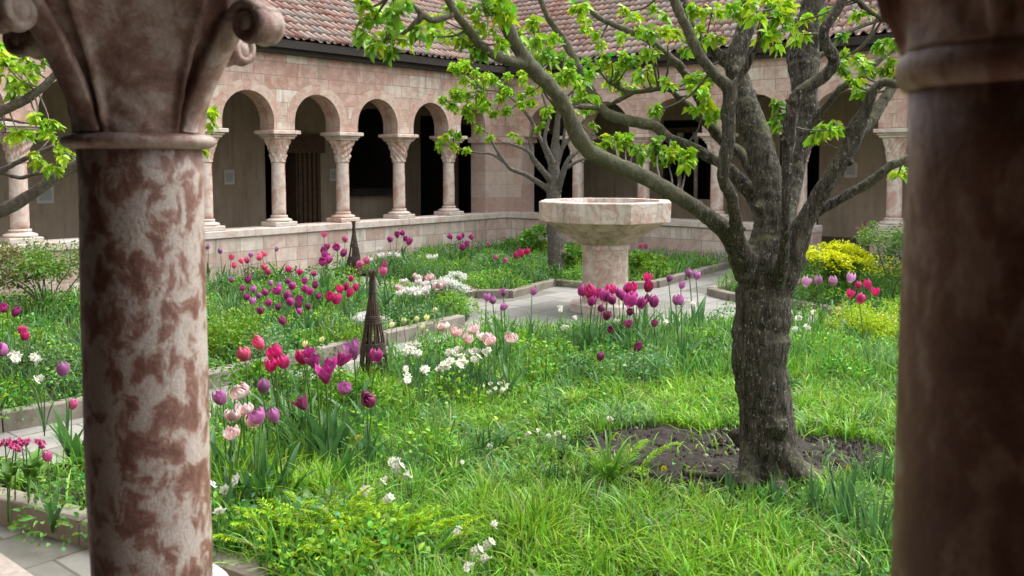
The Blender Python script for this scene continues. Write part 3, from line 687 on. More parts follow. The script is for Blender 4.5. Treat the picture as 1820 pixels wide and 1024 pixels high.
# ------------------------------------------------------------------ fountain
def octo(r, z, rot=R(14)): return [(r / cos(pi / 8) * cos(2 * pi * k / 8 + rot), r / cos(pi / 8) * sin(2 * pi * k / 8 + rot), z) for k in range(8)]
ft = thing('fountain', 'octagonal pink marble fountain basin on a thick round pedestal', 'fountain', (FT.x, FT.y, 0))
def octo_mesh(rings, cap0=True, cap1=True):
    mb = MB(); vs = [v for r in rings for v in r]; m_ = len(rings)
    fs = [(i * 8 + k, i * 8 + (k + 1) % 8, (i + 1) * 8 + (k + 1) % 8, (i + 1) * 8 + k) for i in range(m_ - 1) for k in range(8)]
    if cap0: fs.append(tuple(range(7, -1, -1)))
    if cap1: fs.append(tuple(range((m_ - 1) * 8, m_ * 8)))
    mb.add(vs, fs); return mb.mesh()
zt = 1.48; zb_ = zt - .27; zn = zb_ - .30
obj('basin', octo_mesh([octo(.855, zb_), octo(.862, zb_ + .012), octo(.868, zt - .012), octo(.856, zt), octo(.72, zt), octo(.66, zt - .16), octo(.3, zt - .19)], True, True), MARBLE_FOUNT, ft)
obj('basin_underside', octo_mesh([octo(.36, zn), octo(.37, zn + .02), octo(.56, zn + .14), octo(.80, zb_ - .001)], True, False), MOSSY, ft)
mb = MB(); mb.lathe([(.33, .1), (.318, .14), (.312, .5), (.31, zn - .09), (.335, zn - .08), (.335, zn - .03), (.322, zn)], 40); obj('pedestal', mb.mesh(), MARBLE_FOUNT, ft, False)
obj('foot', octo_mesh([octo(.46, -.02), octo(.46, .09), octo(.44, .105)]), MARBLE_WHITE, ft)
mb = MB(); mb.add([(v[0], v[1], zt - .05) for v in octo(.69, 0)], [tuple(range(8))])
m, t, b = new_mat('basin_water'); b.inputs['Base Color'].default_value = (.03, .04, .035, 1); b.inputs['Roughness'].default_value = .05; obj('basin_water', mb.mesh(), m, ft)

# ------------------------------------------------------------------ vegetation tools
_ph = rng.uniform(0, 6.28, (8, 3)); _fr = rng.normal(0, 1, (8, 2))
def vn(x, y, sc=1.0, k=0):
    """smooth -1..1 noise over the ground"""
    v = np.zeros_like(x)
    for i in range(8): v += np.sin((_fr[i, 0] * x + _fr[i, 1] * y) * sc * 2 + _ph[i, k % 3] + k)
    return v / 4
def scatter(poly, dens, ymax=24, far=6.0, hole=None, pad=.68):
    """points in a ground polygon, dens per square metre up to distance far and thinning beyond"""
    p = np.array([(q[0], q[1]) for q in poly]); lo, hi = p.min(0), p.max(0); hi[1] = min(hi[1], ymax); lo[1] = max(lo[1], 2.6)
    lo[0] = max(lo[0], -hi[1] * pad); hi[0] = min(hi[0], hi[1] * pad)
    n = int((hi - lo).prod() * dens); x = rng.uniform(lo[0], hi[0], n); y = rng.uniform(lo[1], hi[1], n)
    k = (np.abs(x) < y * pad + .6) & (rng.random(n) < np.minimum(1, (far / y) ** 1.5)) & inpoly(x, y, poly)
    if hole is not None: k &= ~hole(x, y)
    return x[k], y[k]
def blades(x, y, z, h, w, lean, col, az=None, droop=.35):
    n = len(x); az = rng.uniform(0, 2 * pi, n) if az is None else az
    fa = az + pi / 2 + rng.normal(0, .5, n)
    T = np.array([0, .4, .75, 1.0]); Wp = np.array([.8, 1.0, .7])
    V = np.zeros((n, 7, 3), np.float32)
    for i, t_ in enumerate(T):
        r_ = lean * h * t_ ** 2; zz = z + h * (t_ - droop * lean * t_ ** 2.5)
        cx, cy = x + np.cos(az) * r_, y + np.sin(az) * r_
        if i < 3:
            ww = w * Wp[i] / 2
            V[:, 2 * i] = np.stack([cx - np.cos(fa) * ww, cy - np.sin(fa) * ww, zz], 1); V[:, 2 * i + 1] = np.stack([cx + np.cos(fa) * ww, cy + np.sin(fa) * ww, zz], 1)
        else: V[:, 6] = np.stack([cx, cy, zz], 1)
    b = (np.arange(n) * 7)[:, None]
    q = np.concatenate([b + [0, 1, 3, 2], b + [2, 3, 5, 4]]); t3 = b + [4, 5, 6]
    return V.reshape(-1, 3), q, t3, np.repeat(col, 7, 0)
def leaves(c, d, nrm, L, Wd, col, droop=.25):
    """ovate leaves: c base, d direction, nrm face normal"""
    n = len(c); d = d / np.linalg.norm(d, axis=1, keepdims=True); s_ = np.cross(d, nrm); s_ /= np.linalg.norm(s_, axis=1, keepdims=True) + 1e-9; nn = np.cross(s_, d)
    L = L[:, None]; Wd = Wd[:, None]; V = np.zeros((n, 8, 3), np.float32)
    pos = lambda t_, side, lift: c + d * L * t_ + s_ * (side * Wd) + nn * lift * L + np.array([0, 0, -1.0]) * (droop * L * t_ * t_)
    V[:, 0] = pos(0, 0, 0); V[:, 1] = pos(.3, -.46, .10); V[:, 2] = pos(.32, 0, 0); V[:, 3] = pos(.3, .46, .10)
    V[:, 4] = pos(.68, -.36, .08); V[:, 5] = pos(.7, 0, 0); V[:, 6] = pos(.68, .36, .08); V[:, 7] = pos(1, 0, -.02)
    b = (np.arange(n) * 8)[:, None]
    q = np.concatenate([b + [1, 2, 5, 4], b + [2, 3, 6, 5]]); t3 = np.concatenate([b + [0, 2, 1], b + [0, 3, 2], b + [4, 5, 7], b + [5, 6, 7]])
    return V.reshape(-1, 3), q, t3, np.repeat(col, 8, 0)
class Bag:
    def __init__(s): s.v, s.q, s.t, s.c, s.n = [], [], [], [], 0
    def add(s, g):
        v, q, t3, c = g; s.v.append(v); s.q.append(q + s.n); s.t.append(t3 + s.n); s.c.append(c); s.n += len(v)
    def mesh(s): return np_mesh(np.concatenate(s.v), np.concatenate(s.q), np.concatenate(s.t), np.concatenate(s.c))
def tone(n, base, dv=.25, dh=.12):
    """colour differences between leaves of one kind: value and yellow-blue hue"""
    c = np.tile(np.array(base, np.float32), (n, 1)); v = np.exp(rng.normal(0, dv, n)); h = rng.normal(0, dh, n)
    c[:, 0] *= v * (1 + h * 1.6); c[:, 1] *= v; c[:, 2] *= v * (1 - h * 1.2); return np.clip(c, .004, .8)
def rand_dirs(n, zlo=-.2, zhi=1.0):
    z = rng.uniform(zlo, zhi, n); a = rng.uniform(0, 2 * pi, n); r = np.sqrt(np.maximum(0, 1 - z * z)); return np.stack([r * np.cos(a), r * np.sin(a), z], 1)

LIME, GRASS, MIDG, BLUEG, DEEP = (.21, .42, .03), (.155, .36, .04), (.115, .29, .04), (.17, .32, .12), (.045, .13, .022)
TREE_AT = xy(G(1372, 868))
def hole(x, y):
    e = ((x - 1.36) / 1.06) ** 2 + ((y - 5.85) / .68) ** 2; a = np.arctan2(y - 5.85, x - 1.36)
    return ((e < 1 + .25 * np.sin(3 * a + 1) + .15 * np.sin(7 * a)) & (rng.random(len(x)) < .97)) | ((x < -.445 * y) & (y < 6.6) & (rng.random(len(x)) < .9))

# lawn: turf blades with longer clumps
bag = Bag()
x, y = scatter(BED_N, 3000, 12, 5.5, hole)
n = len(x); v1 = vn(x, y, 1.6, 0); v2 = vn(x, y, 3.7, 1); border = np.clip(np.maximum((-.1 - x) / .6, (y - 7.7 + .1 * x) / .5), 0, 1)
v3 = vn(x, y, 9.0, 2); h = (.05 + .09 * rng.random(n) ** 1.5 + .06 * np.clip(v2, 0, 1) + .05 * np.clip(v1, 0, 1) + .07 * np.clip(v3, 0, 1)) * (1 + .5 * border); h *= np.where(y < 5.0, 1.2, 1)
c = tone(n, GRASS, .28, .16); mixv = np.clip(.5 + .6 * v1 + .25 * v2, 0, 1)[:, None]
c = c * (1 - mixv) + tone(n, (.235, .46, .025), .22, .1) * mixv; dk = (rng.random(n) < .12)[:, None]; c = np.where(dk, c * .45, c)
dry = (rng.random(n) < .025)[:, None]; c = np.where(dry, np.array([.33, .30, .14]), c)
bag.add(blades(x, y, np.full(n, .025), h, .006 + .007 * rng.random(n) ** 2 * (1 + .06 * y), rng.uniform(.1, 1.3, n), c))
# broad small leaves low in the turf
x, y = scatter(BED_N, 700, 12, 5.5, hole); n = len(x)
d = rand_dirs(n, .1, .8); nr = rand_dirs(n, .5, 1)
k = vn(x, y, 2.4, 2) > -.1; x, y, d, nr = x[k], y[k], d[k], nr[k]; n = len(x)
bag.add(leaves(np.stack([x, y, rng.uniform(.04, .13, n)], 1), d, nr, rng.uniform(.025, .06, n), rng.uniform(.014, .03, n), tone(n, (.17, .32, .04), .35, .2)))
x0, y0 = scatter(BED_N, 15, 12, 5.5, hole)
for tx_, ty_ in zip(x0, y0):
    k = rnd.randint(25, 60); bs = rnd.choice((DEEP, DEEP, BLUEG, LIME, MIDG, (.22, .40, .14), (.30, .48, .05))); sp_ = rnd.uniform(.02, .07); hh = rnd.uniform(.10, .24)
    bag.add(blades(tx_ + rng.normal(0, sp_, k), ty_ + rng.normal(0, sp_, k), np.full(k, .025), hh * rng.uniform(.5, 1.1, k), rng.uniform(.007, .014, k), rng.uniform(.15, 1.3, k), tone(k, bs, .2, .1)))
x, y = scatter(BED_N, 22, 12, 5.5, hole); n = len(x)      # last year's dead blades lying in the turf
bag.add(blades(x, y, rng.uniform(.03, .10, n), rng.uniform(.06, .2, n), rng.uniform(.004, .008, n), rng.uniform(.8, 2.0, n), tone(n, (.42, .36, .2), .25, .1)))
tag(obj('grass', bag.mesh(), LEAF), 'long bright green lawn grass around the gnarled tree', 'grass', kind='stuff')

def mounds(bag, pts, rmin, rmax, base_cols, per=150, ll=(.02, .045), hscale=1.0, z=.03):
    """leafy mounds of ground cover"""
    for (mx, my) in pts:
        r = rnd.uniform(rmin, rmax); n = int(per * (r / .2) ** 1.6); dd = rand_dirs(n, 0, 1); rad = r * rng.uniform(.55, 1.05, n) ** .6
        cpos = np.stack([mx + dd[:, 0] * rad, my + dd[:, 1] * rad, z + np.abs(dd[:, 2]) * rad * hscale], 1)
        d_ = dd * .6 + rand_dirs(n, -.4, .8) * .8; bag.add(leaves(cpos, d_, rand_dirs(n, .2, 1), rng.uniform(*ll, n), rng.uniform(ll[0], ll[1], n) * .55, tone(n, rnd.choice(base_cols), .3, .15)))
def bed_cover(poly, label, dens_strap, dens_mound, ymax=24, hmul=1.0, hole_=None, cols=None, wmul=1.0, far=9, keep=None):
    bag = Bag(); x, y = scatter(poly, dens_strap, ymax, far, hole_)
    if keep is not None: k = keep(x, y); x, y = x[k], y[k]
    n = len(x)
    p1 = vn(x, y, 1.3, 0); p2 = vn(x, y, 2.9, 1)
    h = (.14 + .22 * rng.random(n) + .10 * p1) * hmul; h = np.clip(h * .9, .06, .6)
    m1 = np.clip(.5 + .8 * p2, 0, 1)[:, None]; c = tone(n, GRASS, .25, .15) * m1 + tone(n, BLUEG, .22, .1) * (1 - m1)
    c = np.where((rng.random(n) < .15)[:, None], c * .5, c)
    bag.add(blades(x, y, np.full(n, .03), h, (.008 + .010 * rng.random(n)) * wmul * (.7 + .03 * y), rng.uniform(.05, .7, n), c))
    x, y = scatter(poly, dens_mound, ymax, far, hole_)
    if keep is not None: k = keep(x, y); x, y = x[k], y[k]
    mounds(bag, list(zip(x, y)), .12, .30, cols or [GRASS, MIDG, LIME, BLUEG, DEEP, LIME], 170, (.025, .06), 1.15)
    return tag(obj('ground_cover', bag.mesh(), LEAF), label, 'plants', kind='stuff')
bed_cover(BED_L, 'dense green leaves and strap foliage filling the tulip bed along the arcade', 260, 9, 20, 1.0)
bed_cover(BED_FL, 'green foliage filling the bed behind the fountain', 200, 8, 23, 1.1, far=14)
bed_cover(BED_FR, 'green foliage in the bed around the lime yellow bush', 200, 8, 23, 1.05, far=14)
bed_cover(BED_N, 'leafy flower border at the edges of the lawn', 420, 5.5, 12, 1.15, hole, keep=lambda x, y: (vn(x, y, 2.2, 2) * .22 + np.maximum((-.35 - x) / .9 * np.where(y < 8, 1, 1), (y - 7.55 - .08 * np.abs(x)) / .45) > .15))

# ------------------------------------------------------------------ trees
def px_path(data):            # (px, py, radius px, depth) -> world points and radii
    return [P(a, b_, d_) for a, b_, r_, d_ in data], [r_ * d_ / F for a, b_, r_, d_ in data]
def build_tree(name, label, base, limbs, clusters, bark, voxel, leafL, cols, per=1.0, twig=.006, group=None, bumpy=.02, seed=1, roots=()):
    root = thing(name, label, 'tree', (base.x, base.y, 0), 0, group); g = random.Random(seed)
    mb = MB(); skel = []
    for data in limbs:
        pts, rad = px_path(data); P3 = catmull(pts, 5); m = len(P3); rr = [rad[min(i // 5, len(rad) - 1)] * (1 - (i % 5) / 5) + rad[min(i // 5 + 1, len(rad) - 1)] * (i % 5) / 5 for i in range(m)]
        w1, w2 = g.uniform(0, 6), g.uniform(0, 6); rr = [r_ * (1 + .018 * sin(i * .5 + w1) + .008 * sin(i * 1.3 + w2)) for i, r_ in enumerate(rr)]; P3 = [p + Vector((g.uniform(-1, 1), g.uniform(-1, 1), g.uniform(-1, 1))) * r_ * .06 for p, r_ in zip(P3, rr)]
        mb.tube(P3, rr, 14); skel += list(zip(P3, rr))
        for _ in range(m // 7):       # knots and spur stubs
            i = g.randrange(m); q = P3[i]; dv = Vector((g.uniform(-1, 1), g.uniform(-1, 1), g.uniform(-.3, 1))).normalized()
            if rr[i] < .008: continue
            mb.tube([q, q + dv * rr[i] * 1.1, q + dv * rr[i] * g.uniform(1.2, 1.7)], [rr[i] * .55, rr[i] * .4, rr[i] * .2], 7)
    for pts, rad in roots: mb.tube(catmull(pts, 5), [rad[0] + (rad[1] - rad[0]) * i / (len(pts) * 5 - 5) for i in range(len(pts) * 5 - 4)], 9, jit=.08)
    o0 = Vector((base.x, base.y, 0)); mb.v = [tuple(Vector(v) - o0) for v in mb.v]
    tr = obj('trunk', mb.mesh(), bark, root, True)
    rm = tr.modifiers.new('fuse', 'REMESH'); rm.mode = 'VOXEL'; rm.voxel_size = voxel; rm.use_smooth_shade = True
    if bumpy:
        tx = bpy.data.textures.new('bark_lumps', 'CLOUDS'); tx.noise_scale = .055; tx.noise_depth = 4
        dm = tr.modifiers.new('lumps', 'DISPLACE'); dm.texture = tx; dm.strength = bumpy; dm.mid_level = .55; dm.texture_coords = 'LOCAL'
    tw = MB(); bag = Bag()
    for cpx, cpy, rp, dep in clusters:
        c = P(cpx, cpy, dep); r = rp * dep / F
        near = sorted(skel, key=lambda s_: (s_[0] - c).length + s_[1] * 2)[0]; q = near[0]; L = (q - c).length
        if L > .03:
            mid = q.lerp(c, .5) + Vector((g.uniform(-.1, .1), g.uniform(-.1, .1), -.08 + g.uniform(-.05, .1))) * L
            tw.tube([v - o0 for v in catmull([q, mid, c], 4)], [twig * (1.5 - i / 9) for i in range(9)], 6)
        for _ in range(max(2, int(rp / 7))):
            e = c + Vector((g.uniform(-1, 1), g.uniform(-1, 1), g.uniform(-.7, .8))) * r * .8
            tw.tube([c - o0, c.lerp(e, .5) - o0 + Vector((0, 0, .01)), e - o0], [twig * .7, twig * .5, twig * .35], 5)
        n = int(per * (14 + 2.0 * (r / leafL) ** 2 * 9)); nsub = max(2, int(rp / 6)); subs = [Vector((g.gauss(0, .5), g.gauss(0, .5), g.gauss(0, .42))) * r for _ in range(nsub)]
        cen = np.array([subs[i % nsub] for i in range(n)]) + rng.normal(0, .17, (n, 3)) * r + np.array(c - o0)
        dd = rand_dirs(n, -.9, .75) + (cen - np.array(c - o0)) / r * .6; Ls = leafL * rng.uniform(.45, 1.2, n)
        bag.add(leaves(cen, dd, rand_dirs(n, .1, 1), Ls, Ls * rng.uniform(.5, .72, n), tone(n, rnd.choice(cols), .22, .13), .35))
    nq0 = sum(len(q) for q in bag.q); tq = np.array([f for f in tw.f if len(f) == 4]); tv = np.array(tw.v, np.float32)
    bag.add((tv, tq, np.zeros((0, 3), int), np.full((len(tv), 3), .1, np.float32)))
    me = bag.mesh(); mi = np.zeros(len(me.polygons), np.int32); mi[nq0:nq0 + len(tq)] = 1; cr = obj('crown', me, [LEAF, BARK2], root); me.polygons.foreach_set('material_index', mi)
    return root
D0 = TREE_AT.y
main_limbs = [
 [(1376, 905, 74, D0), (1374, 868, 62, D0), (1368, 815, 51, D0), (1362, 740, 48, D0), (1353, 673, 49, D0), (1352, 590, 50, D0), (1357, 520, 48, D0), (1360, 475, 44, D0), (1364, 440, 36, D0), (1367, 405, 29, D0 + .02), (1367, 350, 27, D0 + .05), (1360, 300, 27, D0 + .1), (1346, 250, 26, D0 + .15), (1331, 200, 23, D0 + .2), (1318, 160, 20, D0 + .25), (1306, 115, 19, D0 + .3), (1315, 78, 17, D0 + .32), (1328, 38, 16, D0 + .34), (1330, -5, 15, D0 + .36), (1326, -50, 13, D0 + .36)],
 [(1350, 550, 20, D0 + .02), (1342, 512, 28, D0 - .01), (1328, 478, 27, D0 - .06), (1311, 442, 21, D0 - .12), (1290, 412, 17, D0 - .18), (1262, 387, 15, D0 - .24), (1235, 369, 14, D0 - .28), (1200, 346, 14, D0 - .33), (1140, 312, 14, D0 - .4), (1080, 286, 15, D0 - .45), (1040, 262, 15, D0 - .5), (1015, 215, 14, D0 - .55), (990, 167, 14, D0 - .6), (950, 125, 14, D0 - .65), (920, 85, 13, D0 - .7), (895, 30, 12, D0 - .75), (878, -25, 11, D0 - .8), (860, -70, 10, D0 - .8)],
 [(945, 118, 11, D0 - .65), (905, 108, 9, D0 - .75), (868, 92, 9, D0 - .8), (832, 52, 8, D0 - .9), (800, 8, 8, D0 - 1), (785, -30, 7, D0 - 1)],
 [(1362, 405, 18, D0 + .1), (1346, 364, 14, D0 + .16), (1328, 336, 14, D0 + .2), (1303, 308, 12, D0 + .24), (1273, 286, 10, D0 + .27), (1229, 262, 9.5, D0 + .3), (1185, 243, 9.5, D0 + .32), (1166, 226, 10, D0 + .34), (1126, 216, 10, D0 + .36), (1090, 207, 10, D0 + .4), (1068, 190, 9, D0 + .45), (1050, 160, 8.5, D0 + .5), (1028, 119, 8, D0 + .55), (1003, 72, 7, D0 + .6), (975, 32, 6, D0 + .6), (958, -10, 5, D0 + .6)],
 [(1366, 360, 15, D0 + .16), (1350, 330, 12, D0 + .26), (1336, 300, 12, D0 + .34), (1316, 272, 11, D0 + .42), (1281, 246, 10, D0 + .5), (1258, 215, 10, D0 + .54), (1240, 170, 9, D0 + .58), (1213, 124, 8, D0 + .6), (1180, 94, 8, D0 + .6), (1155, 73, 7, D0 + .6), (1110, 52, 6, D0 + .65), (1065, 32, 5, D0 + .7), (1035, 5, 4.5, D0 + .7)],
 [(1270, 230, 9, D0 + .52), (1231, 198, 8, D0 + .5), (1205, 173, 5.5, D0 + .48), (1180, 157, 5, D0 + .46), (1125, 164, 5, D0 + .5), (1083, 148, 4, D0 + .5)],
 [(1127, 164, 5, D0 + .5), (1080, 186, 4, D0 + .5), (1040, 180, 4, D0 + .5), (1008, 190, 3.5, D0 + .5)],
 [(1322, 462, 20, D0 - .14), (1311, 420, 14, D0 - .24), (1306, 382, 11, D0 - .34), (1300, 349, 11, D0 - .4), (1285, 318, 11.5, D0 - .44), (1289, 281, 12, D0 - .46), (1296, 240, 12.5, D0 - .46), (1294, 203, 13, D0 - .46), (1297, 162, 13, D0 - .46), (1270, 132, 10.5, D0 - .46), (1243, 96, 10, D0 - .46), (1223, 53, 9.5, D0 - .46), (1203, 12, 9, D0 - .46), (1190, -30, 8, D0 - .46)],
 [(1303, 156, 8, D0 - .46), (1325, 122, 7, D0 - .48), (1337, 96, 6, D0 - .5), (1350, 72, 5.5, D0 - .52), (1354, 20, 5, D0 - .54)],
 [(1308, 118, 14, D0 + .3), (1289, 109, 12, D0 + .36), (1264, 86, 10, D0 + .42), (1241, 66, 9.5, D0 + .46), (1223, 33, 9, D0 + .5), (1213, -5, 8, D0 + .5), (1206, -40, 7, D0 + .5)],
 [(1378, 460, 24, D0 + .1), (1394, 410, 15, D0 + .24), (1408, 360, 12, D0 + .36), (1416, 322, 11, D0 + .44), (1422, 281, 13, D0 + .5), (1432, 240, 17, D0 + .54), (1435, 203, 19, D0 + .58), (1431, 155, 24, D0 + .62), (1428, 114, 28, D0 + .66), (1428, 76, 28, D0 + .7), (1440, 30, 22, D0 + .7), (1452, -20, 18, D0 + .7)],
 [(1378, 530, 10, D0 - .08), (1385, 490, 14, D0 - .18), (1393, 455, 10, D0 - .3), (1396, 410, 8.5, D0 - .4), (1397, 363, 8.5, D0 - .44), (1399, 295, 9.5, D0 - .46), (1400, 254, 11.5, D0 - .46), (1408, 203, 12, D0 - .46), (1414, 174, 12.5, D0 - .46), (1439, 152, 11, D0 - .46), (1467, 134, 11, D0 - .46), (1482, 109, 11, D0 - .48), (1469, 78, 10, D0 - .5), (1464, 56, 9, D0 - .52), (1480, 28, 9.5, D0 - .52), (1497, 2, 9, D0 - .52), (1520, -50, 8, D0 - .5)],
 [(1368, 560, 20, D0 + .02), (1380, 515, 30, D0), (1392, 485, 30, D0 - .03), (1410, 440, 24, D0 - .06), (1430, 395, 18, D0 - .1), (1451, 355, 15, D0 - .14), (1481, 308, 15, D0 - .18), (1510, 262, 15.5, D0 - .2), (1523, 225, 15, D0 - .22), (1540, 193, 10.5, D0 - .26), (1551, 165, 9, D0 - .3), (1570, 146, 8.5, D0 - .32), (1600, 150, 8, D0 - .35), (1690, 140, 7, D0 - .4)],
 [(1524, 236, 13, D0 - .2), (1542, 220, 11.5, D0 - .16), (1561, 193, 11, D0 - .1), (1579, 165, 9, D0 - .05), (1600, 130, 8, D0), (1640, 60, 7, D0)],
 [(1420, 402, 13, D0 - .02), (1440, 386, 10, D0 - .02), (1464, 371, 9, D0 - .04), (1505, 347, 9, D0 - .08), (1544, 325, 9, D0 - .12), (1585, 295, 8.5, D0 - .18), (1609, 284, 8, D0 - .2), (1680, 250, 7, D0 - .2)],
 [(1437, 250, 8, D0 + .52), (1454, 206, 7, D0 + .45), (1477, 178, 7, D0 + .4), (1497, 155, 6.5, D0 + .35), (1520, 147, 6, D0 + .3), (1546, 124, 6, D0 + .25), (1573, 99, 5, D0 + .25), (1630, 60, 4, D0 + .25)],
 [(1484, 24, 7, D0 - .5), (1502, -12, 6, D0 - .4), (1520, -2, 6, D0 - .3), (1553, 25, 5, D0 - .2), (1595, 45, 4.5, D0 - .1), (1640, 60, 4, D0)],
 [(1432, 110, 8, D0 + .66), (1455, 100, 5, D0 + .7), (1480, 84, 4.5, D0 + .72), (1500, 61, 4, D0 + .74), (1551, 38, 3.5, D0 + .76), (1600, 20, 3, D0 + .76)],
 [(690, -5, 5, D0 - 1.1), (734, 12, 6, D0 - 1.1), (752, 26, 6, D0 - 1.1), (770, 36, 6, D0 - 1.05), (805, 28, 6, D0 - 1)],
 [(752, 26, 6, D0 - 1.1), (735, 45, 5, D0 - 1.1), (718, 58, 5, D0 - 1.1), (704, 64, 4, D0 - 1.1)],
 [(1066, 192, 5, D0 + .45), (1020, 190, 4, D0 + .3), (985, 188, 4, D0)],
 [(1382, 790, 26, D0 - .05), (1398, 820, 28, D0 - .1), (1425, 850, 24, D0 - .14), (1452, 876, 18, D0 - .18), (1475, 892, 10, D0 - .2)],
 [(1338, 790, 22, D0 - .04), (1332, 825, 20, D0 - .09), (1328, 858, 24, D0 - .12), (1322, 885, 20, D0 - .14)],
]
def cl(lst, dep): return [(a, b_, r_, dep + rnd.uniform(-.2, .2)) for a, b_, r_ in lst]
main_clusters = cl([(640, 12, 24), (662, 40, 28), (690, 70, 26), (715, 68, 22), (742, 48, 16), (705, 20, 26), (690, 92, 14), (668, 75, 12)], D0 - 1.1) + \
 cl([(780, 30, 18), (812, 18, 24), (850, 52, 26), (835, 85, 18), (872, 28, 28), (905, 18, 22), (882, 78, 16), (800, 55, 16), (770, 66, 12), (858, 5, 24), (820, 62, 14)], D0 - .8) + \
 cl([(938, 80, 18), (956, 60, 18), (975, 108, 24), (1003, 102, 22), (1012, 128, 18), (985, 138, 18), (945, 45, 14), (1030, 145, 20), (1048, 176, 14), (925, 60, 12)], D0 - .3) + \
 cl([(1032, 15, 20), (1045, 40, 14), (1070, 68, 16), (1060, 115, 20), (1086, 102, 16), (1100, 128, 18), (1120, 108, 14), (1140, 130, 18), (1120, 160, 16), (1078, 135, 18), (1095, 155, 14), (1150, 125, 12)], D0 + .55) + \
 cl([(1186, 150, 10), (1230, 142, 20), (1250, 128, 16), (1256, 165, 16), (1250, 190, 18), (1268, 195, 14), (1272, 212, 10), (1238, 160, 16)], D0 + .2) + \
 cl([(1074, 253, 16), (1092, 250, 16), (1112, 258, 16), (1128, 262, 12), (1060, 260, 12)], D0 - .1) + \
 cl([(1172, 258, 16), (1192, 268, 20), (1210, 280, 18), (1188, 290, 14), (1165, 270, 14), (1222, 276, 10), (1165, 200, 10)], D0) + \
 cl([(1130, 55, 18), (1150, 62, 14), (1162, 92, 14), (1185, 60, 16), (1205, 60, 16), (1115, 20, 16), (1180, 20, 14), (1215, 85, 14), (1246, 60, 18), (1265, 25, 22), (1275, 65, 14), (1235, 15, 14)], D0 + .2) + \
 cl([(1300, 20, 20), (1340, 18, 22), (1362, 42, 26), (1392, 30, 24), (1352, 66, 20), (1375, 68, 18), (1398, 10, 20), (1372, 8, 20), (1420, 62, 12)], D0 - .5) + \
 cl([(1383, 205, 14), (1380, 188, 10), (1385, 220, 8), (1460, 228, 14), (1476, 232, 14), (1452, 245, 10), (1485, 222, 8)], D0 - .3) + \
 cl([(1505, 100, 18), (1520, 112, 18), (1500, 130, 16), (1535, 120, 14), (1572, 72, 18), (1586, 85, 14), (1565, 130, 14), (1580, 118, 14), (1528, 160, 12), (1535, 165, 10), (1510, 145, 12), (1488, 108, 12), (1600, 70, 16), (1590, 130, 10), (1608, 300, 10), (1598, 308, 8)], D0)
main_clusters += cl([(1470, 15, 12), (1500, 60, 10), (1530, 20, 12), (1595, 25, 12), (1415, 40, 16)], D0 - .1)
rts = []
for (ax_, ay_), (bx_, by_), (cx_, cy_), r0_, r1_ in (((1362, 835), (1330, 868), (1222, 855), .05, .016), ((1330, 850), (1325, 872), (1322, 886), .075, .05), ((1395, 830), (1435, 868), (1462, 872), .095, .05), ((1400, 860), (1470, 868), (1520, 872), .05, .012), ((1380, 860), (1385, 890), (1382, 905), .06, .03)):
    a_, b2, c_ = P(ax_, ay_, D0 - .02), G(bx_, by_, .04), G(cx_, cy_, .0); rts.append(([a_, b2 + Vector((0, 0, .05)), c_ + Vector((0, 0, .05))], (r0_ * 1.15, r1_ * 1.5)))
MAINT = build_tree('apple_tree', 'gnarled old tree with many twisting mossy limbs and fresh leaves standing in the lawn', TREE_AT, main_limbs, main_clusters, BARK, .0098, .055,
           [(.33, .54, .02), (.27, .48, .02), (.38, .58, .025), (.19, .38, .025)], 1.6, .0055, 'garden trees', .016, 3, rts)

D2 = 15.5; B2 = P(985, 440, D2); B2.z = 0
l2 = [[(992, 540, 18, D2), (988, 440, 15, D2), (986, 380, 14, D2), (984, 330, 13, D2), (985, 285, 9, D2), (990, 222, 5, D2), (996, 170, 4, D2)],
 [(982, 345, 6.2, D2), (969, 333, 5.6, D2), (935, 311, 4.3, D2), (909, 301, 3.7, D2), (896, 286, 3.1, D2), (877, 258, 2.5, D2), (868, 238, 1.9, D2)],
 [(900, 292, 2.5, D2), (875, 275, 2.2, D2), (851, 272, 1.9, D2), (826, 267, 1.8, D2), (808, 262, 1.8, D2)],
 [(980, 325, 6.2, D2), (968, 308, 5.6, D2 - .2), (950, 286, 5.0, D2 - .3), (940, 270, 3.7, D2 - .4), (925, 262, 3.1, D2 - .4), (905, 255, 2.5, D2 - .4)],
 [(982, 300, 5.6, D2), (972, 275, 4.3, D2 + .2), (956, 238, 3.7, D2 + .3), (938, 205, 3.1, D2 + .4), (915, 180, 2.5, D2 + .4)],
 [(948, 285, 3.7, D2 - .3), (942, 250, 3.1, D2 - .3), (948, 220, 2.5, D2 - .3), (925, 190, 2.5, D2 - .3), (895, 165, 1.9, D2 - .3), (860, 160, 1.9, D2 - .3)],
 [(990, 345, 6.2, D2), (1000, 310, 5.6, D2 - .2), (1012, 282, 4.3, D2 - .3), (1036, 262, 3.1, D2 - .3), (1060, 230, 2.5, D2 - .3)],
 [(988, 300, 5.0, D2), (1000, 262, 4.3, D2), (1020, 238, 3.1, D2), (1045, 205, 2.5, D2), (1060, 180, 1.9, D2)],
 [(1000, 262, 3.1, D2), (1005, 225, 2.5, D2), (1015, 190, 1.9, D2), (1020, 150, 1.9, D2)],
 [(984, 290, 5.0, D2 - .4), (968, 250, 3.7, D2 - .5), (975, 210, 3.1, D2 - .5), (965, 170, 2.5, D2 - .5), (950, 130, 1.9, D2 - .5)],
 [(1005, 300, 3.7, D2 + .3), (1030, 285, 3.1, D2 + .3), (1060, 275, 2.5, D2 + .3), (1085, 240, 1.9, D2 + .3)]]
